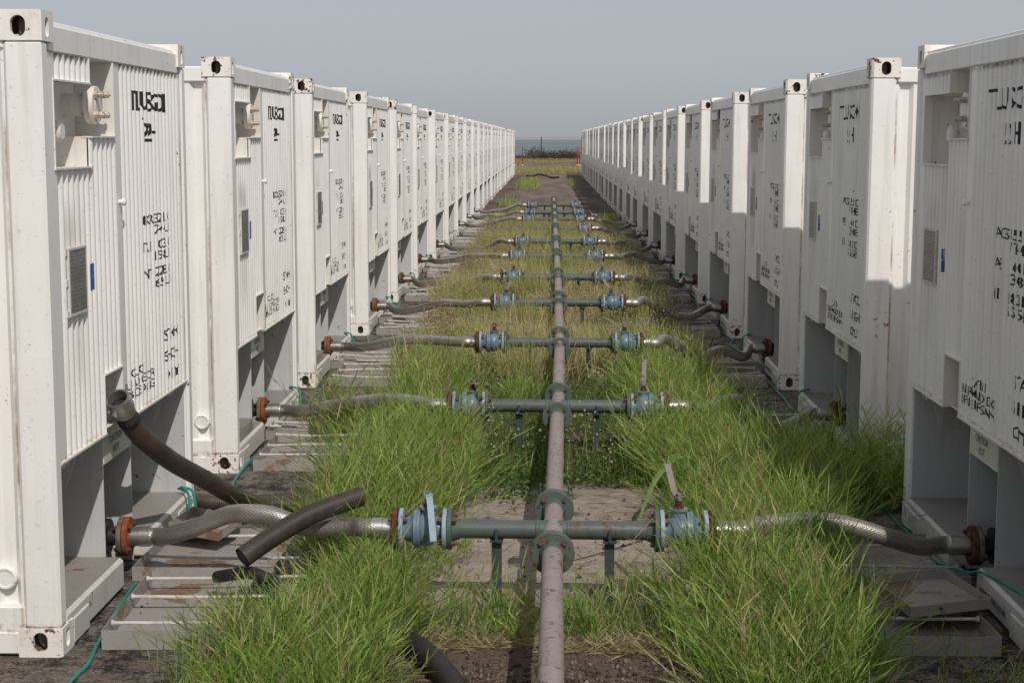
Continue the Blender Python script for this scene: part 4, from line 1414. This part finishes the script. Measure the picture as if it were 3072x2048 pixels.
# undergrowth, dry grass and weeds
S = Strips()
P = clear(scatter([(-.35, 6.55, .30, .22, 420), (.35, 6.58, .35, .22, 560), (-.95, 6.2, .34, 1.0, 900), (1.0, 7.0, .38, 1.5, 1300), (-.95, 9, .45, 1.5, 1300), (1.0, 9.8, .45, 1.6, 1300)]))
short_grass(S, P, 0.06, 0.22, (G_DARK, G_MID, G_LIT, STRAW))
P = clear(scatter([(-.35, 6.34, .35, .07, 420), (.42, 6.30, .40, .08, 750), (.05, 6.45, .6, .14, 350), (-.62, 6.1, .1, .3, 160), (.66, 6.0, .12, .3, 200)]))
short_grass(S, P, 0.05, 0.16, (TAN, STRAW, (0.36, 0.28, 0.17)), lean=(0.6, 1.5))
# weeds behind the second and third cross
mid = np.stack([rng.uniform(-1.2, 1.25, 52000), rng.uniform(9.6, 16.5, 52000)], 1)
nz = np.sin(mid[:, 0] * 3.7 + 0.5) * np.cos(mid[:, 1] * 2.1) + rng.normal(0, 0.45, len(mid))
mid = mid[nz > -0.45]
short_grass(S, mid[::2], 0.05, 0.22, (G_DARK, G_MID, (0.17, 0.20, 0.06), STRAW), power=1.0)
leafy(S, mid[1::2], 0.10, ((0.06, 0.10, 0.03), (0.11, 0.18, 0.05), (0.17, 0.24, 0.07)))
P = scatter([(-.35, 9.5, .5, .25, 1800), (.45, 9.55, .5, .25, 1500), (.05, 10.2, .9, .5, 4500), (-.15, 9.0, .3, .15, 260)])
leafy(S, P, 0.06, ((0.06, 0.11, 0.03), (0.12, 0.20, 0.05), (0.20, 0.26, 0.08)))
NF = 120000
far = np.stack([rng.uniform(-1.35, 1.42, NF), rng.uniform(13.2, 36.0, NF)], 1)
far = far[rng.uniform(0, 1, NF) < np.clip((36.8 - far[:, 1]) / 3, 0, 1) * np.clip((far[:, 1] - 12.5) / 3.5, 0, 1)]
gz = np.sin(far[:, 0] * 2.9 + far[:, 1] * 0.35) * np.cos(far[:, 1] * 0.8 + 1.0) + rng.normal(0, 0.2, len(far))
grow = np.clip(0.8 + 0.35 * np.sin(far[:, 1] * 0.86 + 2.3) + 0.3 * np.sin(far[:, 0] * 4.0 + far[:, 1]) * (far[:, 0] < 0.2), 0.35, 1.5)
def weed_bed(m, h0, h1, cols):
    q = far[m]
    n = len(q)
    base = np.concatenate([q, np.zeros((n, 1))], 1)
    c = lerp_col(n, *cols)
    S.blades(base, heading(n, 0.05, 0.85), rng.uniform(h0, h1, n) * grow[m], rng.uniform(0.005, 0.011, n), rng.uniform(0, 0.35, n), c, 2, c * rng.uniform(0.95, 1.35, (n, 1)))
weed_bed(gz > 0.12, 0.16, 0.46, (G_MID, G_LIT, (0.40, 0.40, 0.17), (0.55, 0.52, 0.26), STRAW))
weed_bed(gz <= 0.3, 0.16, 0.48, (TAN, STRAW, (0.62, 0.53, 0.37), G_YEL, (0.40, 0.37, 0.18)))
for cx, cy, rx, ry, n in ((-.22, 13.25, .18, .16, 650), (-.27, 16.60, .24, .2, 1500), (-.25, 19.75, .24, .2, 1500), (0.15, 23.40, .60, .24, 4200), (-.35, 26.85, .15, .2, 500), (0.1, 30.85, .65, .28, 4200), (-.8, 20.0, .35, .7, 1500), (.95, 17.4, .35, .6, 1300), (-.85, 24, .35, .8, 1500), (.9, 24.5, .35, .8, 1500), (-.8, 29, .4, 1.2, 1800), (0, 34, 1.0, .6, 2500)):
    P = scatter([(cx, cy, rx, ry, n)])
    short_grass(S, P, 0.26, 0.52, (TAN, STRAW, G_YEL, G_LIT, (0.54, 0.46, 0.30)), 0.004, 0.009, (0.03, 0.5))
S.build('weeds', M['leaf'], 'low weeds and dry grass covering the strip along the header pipe', 'weeds')

S = Strips()
P = scatter([(-.6, 9.9, .5, .5, 110), (.35, 9.8, .4, .5, 70), (-1.0, 8.9, .3, .4, 60), (.6, 6.3, .3, .3, 14), (1.2, 10.5, .3, .6, 60)])
seed_stems(S, P, 0.12, 0.42, (TAN, STRAW, G_YEL), ((0.50, 0.40, 0.33), (0.62, 0.52, 0.45)), 0.006, 0.011)
P = np.stack([rng.uniform(-1.35, 1.45, 9000), rng.uniform(12.5, 35.5, 9000)], 1)
w = np.clip(np.abs(P[:, 0]) * 0.9, 0.25, 1) * np.clip((P[:, 1] - 11) / 6, 0.2, 1)
P = P[rng.uniform(0, 1, len(P)) < w]
seed_stems(S, P, 0.14, 0.42, (TAN, STRAW), (PINK, (0.52, 0.43, 0.35), (0.40, 0.30, 0.22)), 0.006, 0.012, 3)
S.build('seed_heads', M['leaf'], 'pinkish dry seed heads on thin stems among the weeds', 'weeds')

# dry grass far beyond the yard, tufts in the slab joints
S = Strips()
P = np.stack([rng.uniform(-9, 9, 16000), rng.uniform(93, 112, 16000)], 1)
P = P[np.abs(P[:, 0]) < 3.5]
short_grass(S, P, 0.15, 0.45, (G_YEL, STRAW, (0.22, 0.24, 0.09), STRAW), 0.012, 0.025, (0.05, 0.7))
P = np.stack([rng.uniform(-5, 6, 9000), rng.uniform(128, 168, 9000)], 1)
short_grass(S, P, 0.12, 0.4, (STRAW, TAN, (0.35, 0.30, 0.16)), 0.015, 0.03, (0.1, 0.9))
P = scatter([(-.85, 72, .5, 7, 1500), (1.12, 72.5, .18, 1.5, 500), (-1.3, 50, .35, 1.2, 160), (-.9, 46.5, .3, .8, 140), (1.5, 40, .3, 1.2, 250), (-1.2, 38.5, .3, 1.2, 300)])
short_grass(S, P, 0.12, 0.5, (G_MID, G_LIT, G_YEL, TAN), 0.008, 0.018, (0.05, 0.7))
S.build('dry_grass', M['leaf'], 'dry yellow grass beyond the far end of the yard', 'grass')

# straw, twigs and clods lying on the soil
S = Strips()
P = np.concatenate([scatter([(.5, 5.6, .8, .35, 320), (-.5, 5.7, .4, .25, 130), (.1, 8.1, .8, .9, 260), (.7, 8.6, .5, .5, 120), (1.6, 6.55, .22, .12, 60), (-1.75, 7.35, .12, .1, 30), (0, 9.3, .9, .4, 140)]), np.stack([rng.uniform(-1.9, 1.9, 400), rng.uniform(4.5, 15, 400)], 1)])
n = len(P)
base = np.concatenate([P, np.full((n, 1), 0.008)], 1)
S.blades(base, heading(n, 1.35, 1.6), rng.uniform(0.04, 0.28, n), rng.uniform(0.002, 0.004, n), np.zeros(n), lerp_col(n, TAN, (0.30, 0.22, 0.15), (0.14, 0.09, 0.055)), 2)
P = np.concatenate([np.stack([rng.uniform(-2.6, 2.7, 2600), rng.uniform(4.6, 10.5, 2600)], 1), scatter([(.2, 5.6, 1.0, .55, 4200)])])
P = P[(np.abs(P[:, 0]) < 1.85) | (P[:, 1] < 6.1)]
n = len(P)
S.balls(np.concatenate([P, np.full((n, 1), 0.002)], 1), 0.002 + 0.014 * rng.uniform(0, 1, n) ** 3, lerp_col(n, (0.05, 0.035, 0.028), (0.10, 0.075, 0.06), (0.24, 0.2, 0.17)))
S.build('ground_litter', M['litter'], 'straw, twigs and soil crumbs strewn over the concrete', 'litter')

# broad arching leaf blade of a lone tall weed between the pipe and the grass
def broad_leaf(name, label, pts, w, col):
    S = Strips()
    P = spline(pts, 6)
    b = MB()
    n = len(P)
    vs, fs = [], []
    for i, p in enumerate(P):
        t = i / (n - 1)
        tg = (P[min(i + 1, n - 1)] - P[max(i - 1, 0)]).normalized()
        sd = tg.cross(Vector((0.25, -0.75, 0.6))).normalized()
        ww = w * math.sin(math.pi * min(1, 0.12 + 0.88 * t) ** 0.75) * 0.5 + 0.001
        up = sd.cross(tg).normalized()
        vs += [p - sd * ww + up * ww * 0.35, p, p + sd * ww + up * ww * 0.35]
    for i in range(n - 1):
        fs += [(3 * i, 3 * i + 1, 3 * i + 4, 3 * i + 3), (3 * i + 1, 3 * i + 2, 3 * i + 5, 3 * i + 4)]
    o = Vector(pts[0])
    b.add([Vector(v) - o for v in vs], fs)
    return b, o
bl = plain('broad_leaf', (0.12, 0.19, 0.055), 0.45, 0.25, 14, bump=0.1)
lw = thing('broad_leaf_weed', 'lone weed with long broad arching leaves between pipe and grass', 'plant', (0.90, 8.75, 0))
for pts, w in (([(0.90, 8.75, 0.05), (0.84, 8.68, .30), (.72, 8.55, .36), (.60, 8.40, .27), (.53, 8.28, .15), (.49, 8.22, .07)], .036), ([(0.90, 8.75, 0.0), (.62, 8.1, .12), (.30, 7.62, .19), (.10, 7.40, .22)], .022),
               ([(.5, 7.1, 0.02), (.56, 6.95, .10), (.68, 6.85, .09), (.78, 6.8, .03)], .026), ([(.5, 7.1, 0.02), (.45, 6.97, .12), (.38, 6.93, .12), (.32, 6.9, .07)], .022)):
    b, o = broad_leaf('leaf', '', pts, w, None)
    ob = b.obj('leaf', bl, lw, fix=False)
    ob.location = o - Vector((0.90, 8.75, 0))

# bushes by the fence
def bush(x, y, rx, rz_, h, label, n=1500):
    t = thing('thorn_bush', label, 'bush', (x, y, 0), group='brown bushes along the far fence')
    rr = random.Random(int(x * 100) + 5)
    b = MB()
    for i in range(34):
        a, r = rr.uniform(0, 2 * math.pi), rr.uniform(0.2, 1)
        e = Vector((rx * r * math.cos(a), rz_ * r * math.sin(a), h * (1.05 - 0.55 * r) * rr.uniform(.7, 1.1)))
        b.tube([(0.1 * e.x, 0.1 * e.y, -0.05), (0.45 * e.x, 0.45 * e.y, 0.5 * e.z), e], [0.03, 0.02, 0.006], 5)
    b.obj('stems', 'bark', t)
    S = Strips()
    a, r, q = rng.uniform(0, 2 * np.pi, n), np.sqrt(rng.uniform(0.1, 1, n)), rng.uniform(0.12, 1.0, n)
    lump = 1 + 0.22 * np.sin(a * 5 + x) * np.cos(q * 7)
    p = np.stack([rx * r * np.cos(a) * lump, rz_ * r * np.sin(a), h * q * np.sqrt(np.clip(1.08 - r ** 2 * 0.8, 0.08, 1)) * lump], 1)
    c = lerp_col(n, (0.05, 0.045, 0.022), (0.10, 0.085, 0.04), (0.17, 0.13, 0.075), (0.12, 0.12, 0.05))
    S.blades(p, heading(n, 0.0, 2.4), rng.uniform(0.07, 0.20, n), rng.uniform(0.03, 0.07, n), np.zeros(n), c, 1)
    f = S.build('foliage', M['leaf'], None, None)
    f['kind'] = 'stuff'
    f.parent = t
bush(-1.25, 163, 1.1, 1.4, 1.25, 'rounded brown bush around the green fence post')
bush(0.0, 164, .85, 1.2, 0.85, 'low brown bush between the green post and the wide bush')
bush(1.15, 163, .9, 1.4, 0.95, 'brown bush clear of the green fence post')
bush(2.35, 163.5, 1.0, 1.4, 1.0, 'wide brown bush behind the red post pair', 1800)
bush(-3.1, 164, 1.0, 1.2, 0.45, 'low scrubby bush behind the end of the sunlit row', 900)

# ---------------------------------------------------------------- sea haze: one even body of air round everything
HAZE_DENSITY = 0.00006
hz, hnt, hb = new_mat('sea_haze')
hnt.nodes.remove(hb)
pv = hnt.nodes.new('ShaderNodeVolumePrincipled')
pv.inputs['Color'].default_value = (0.92, 0.95, 1.0, 1)
pv.inputs['Density'].default_value = HAZE_DENSITY
pv.inputs['Anisotropy'].default_value = 0.2
hnt.links.new(pv.outputs[0], hnt.nodes['Material Output'].inputs['Volume'])
hbx = MB().box(-31000, 31000, -60, 46000, -7.1, 3.4)
tag(link('haze', hbx.mesh('haze', hz, smooth=False)), 'thin pale sea haze filling the air over the yard and water', 'haze', kind='stuff')
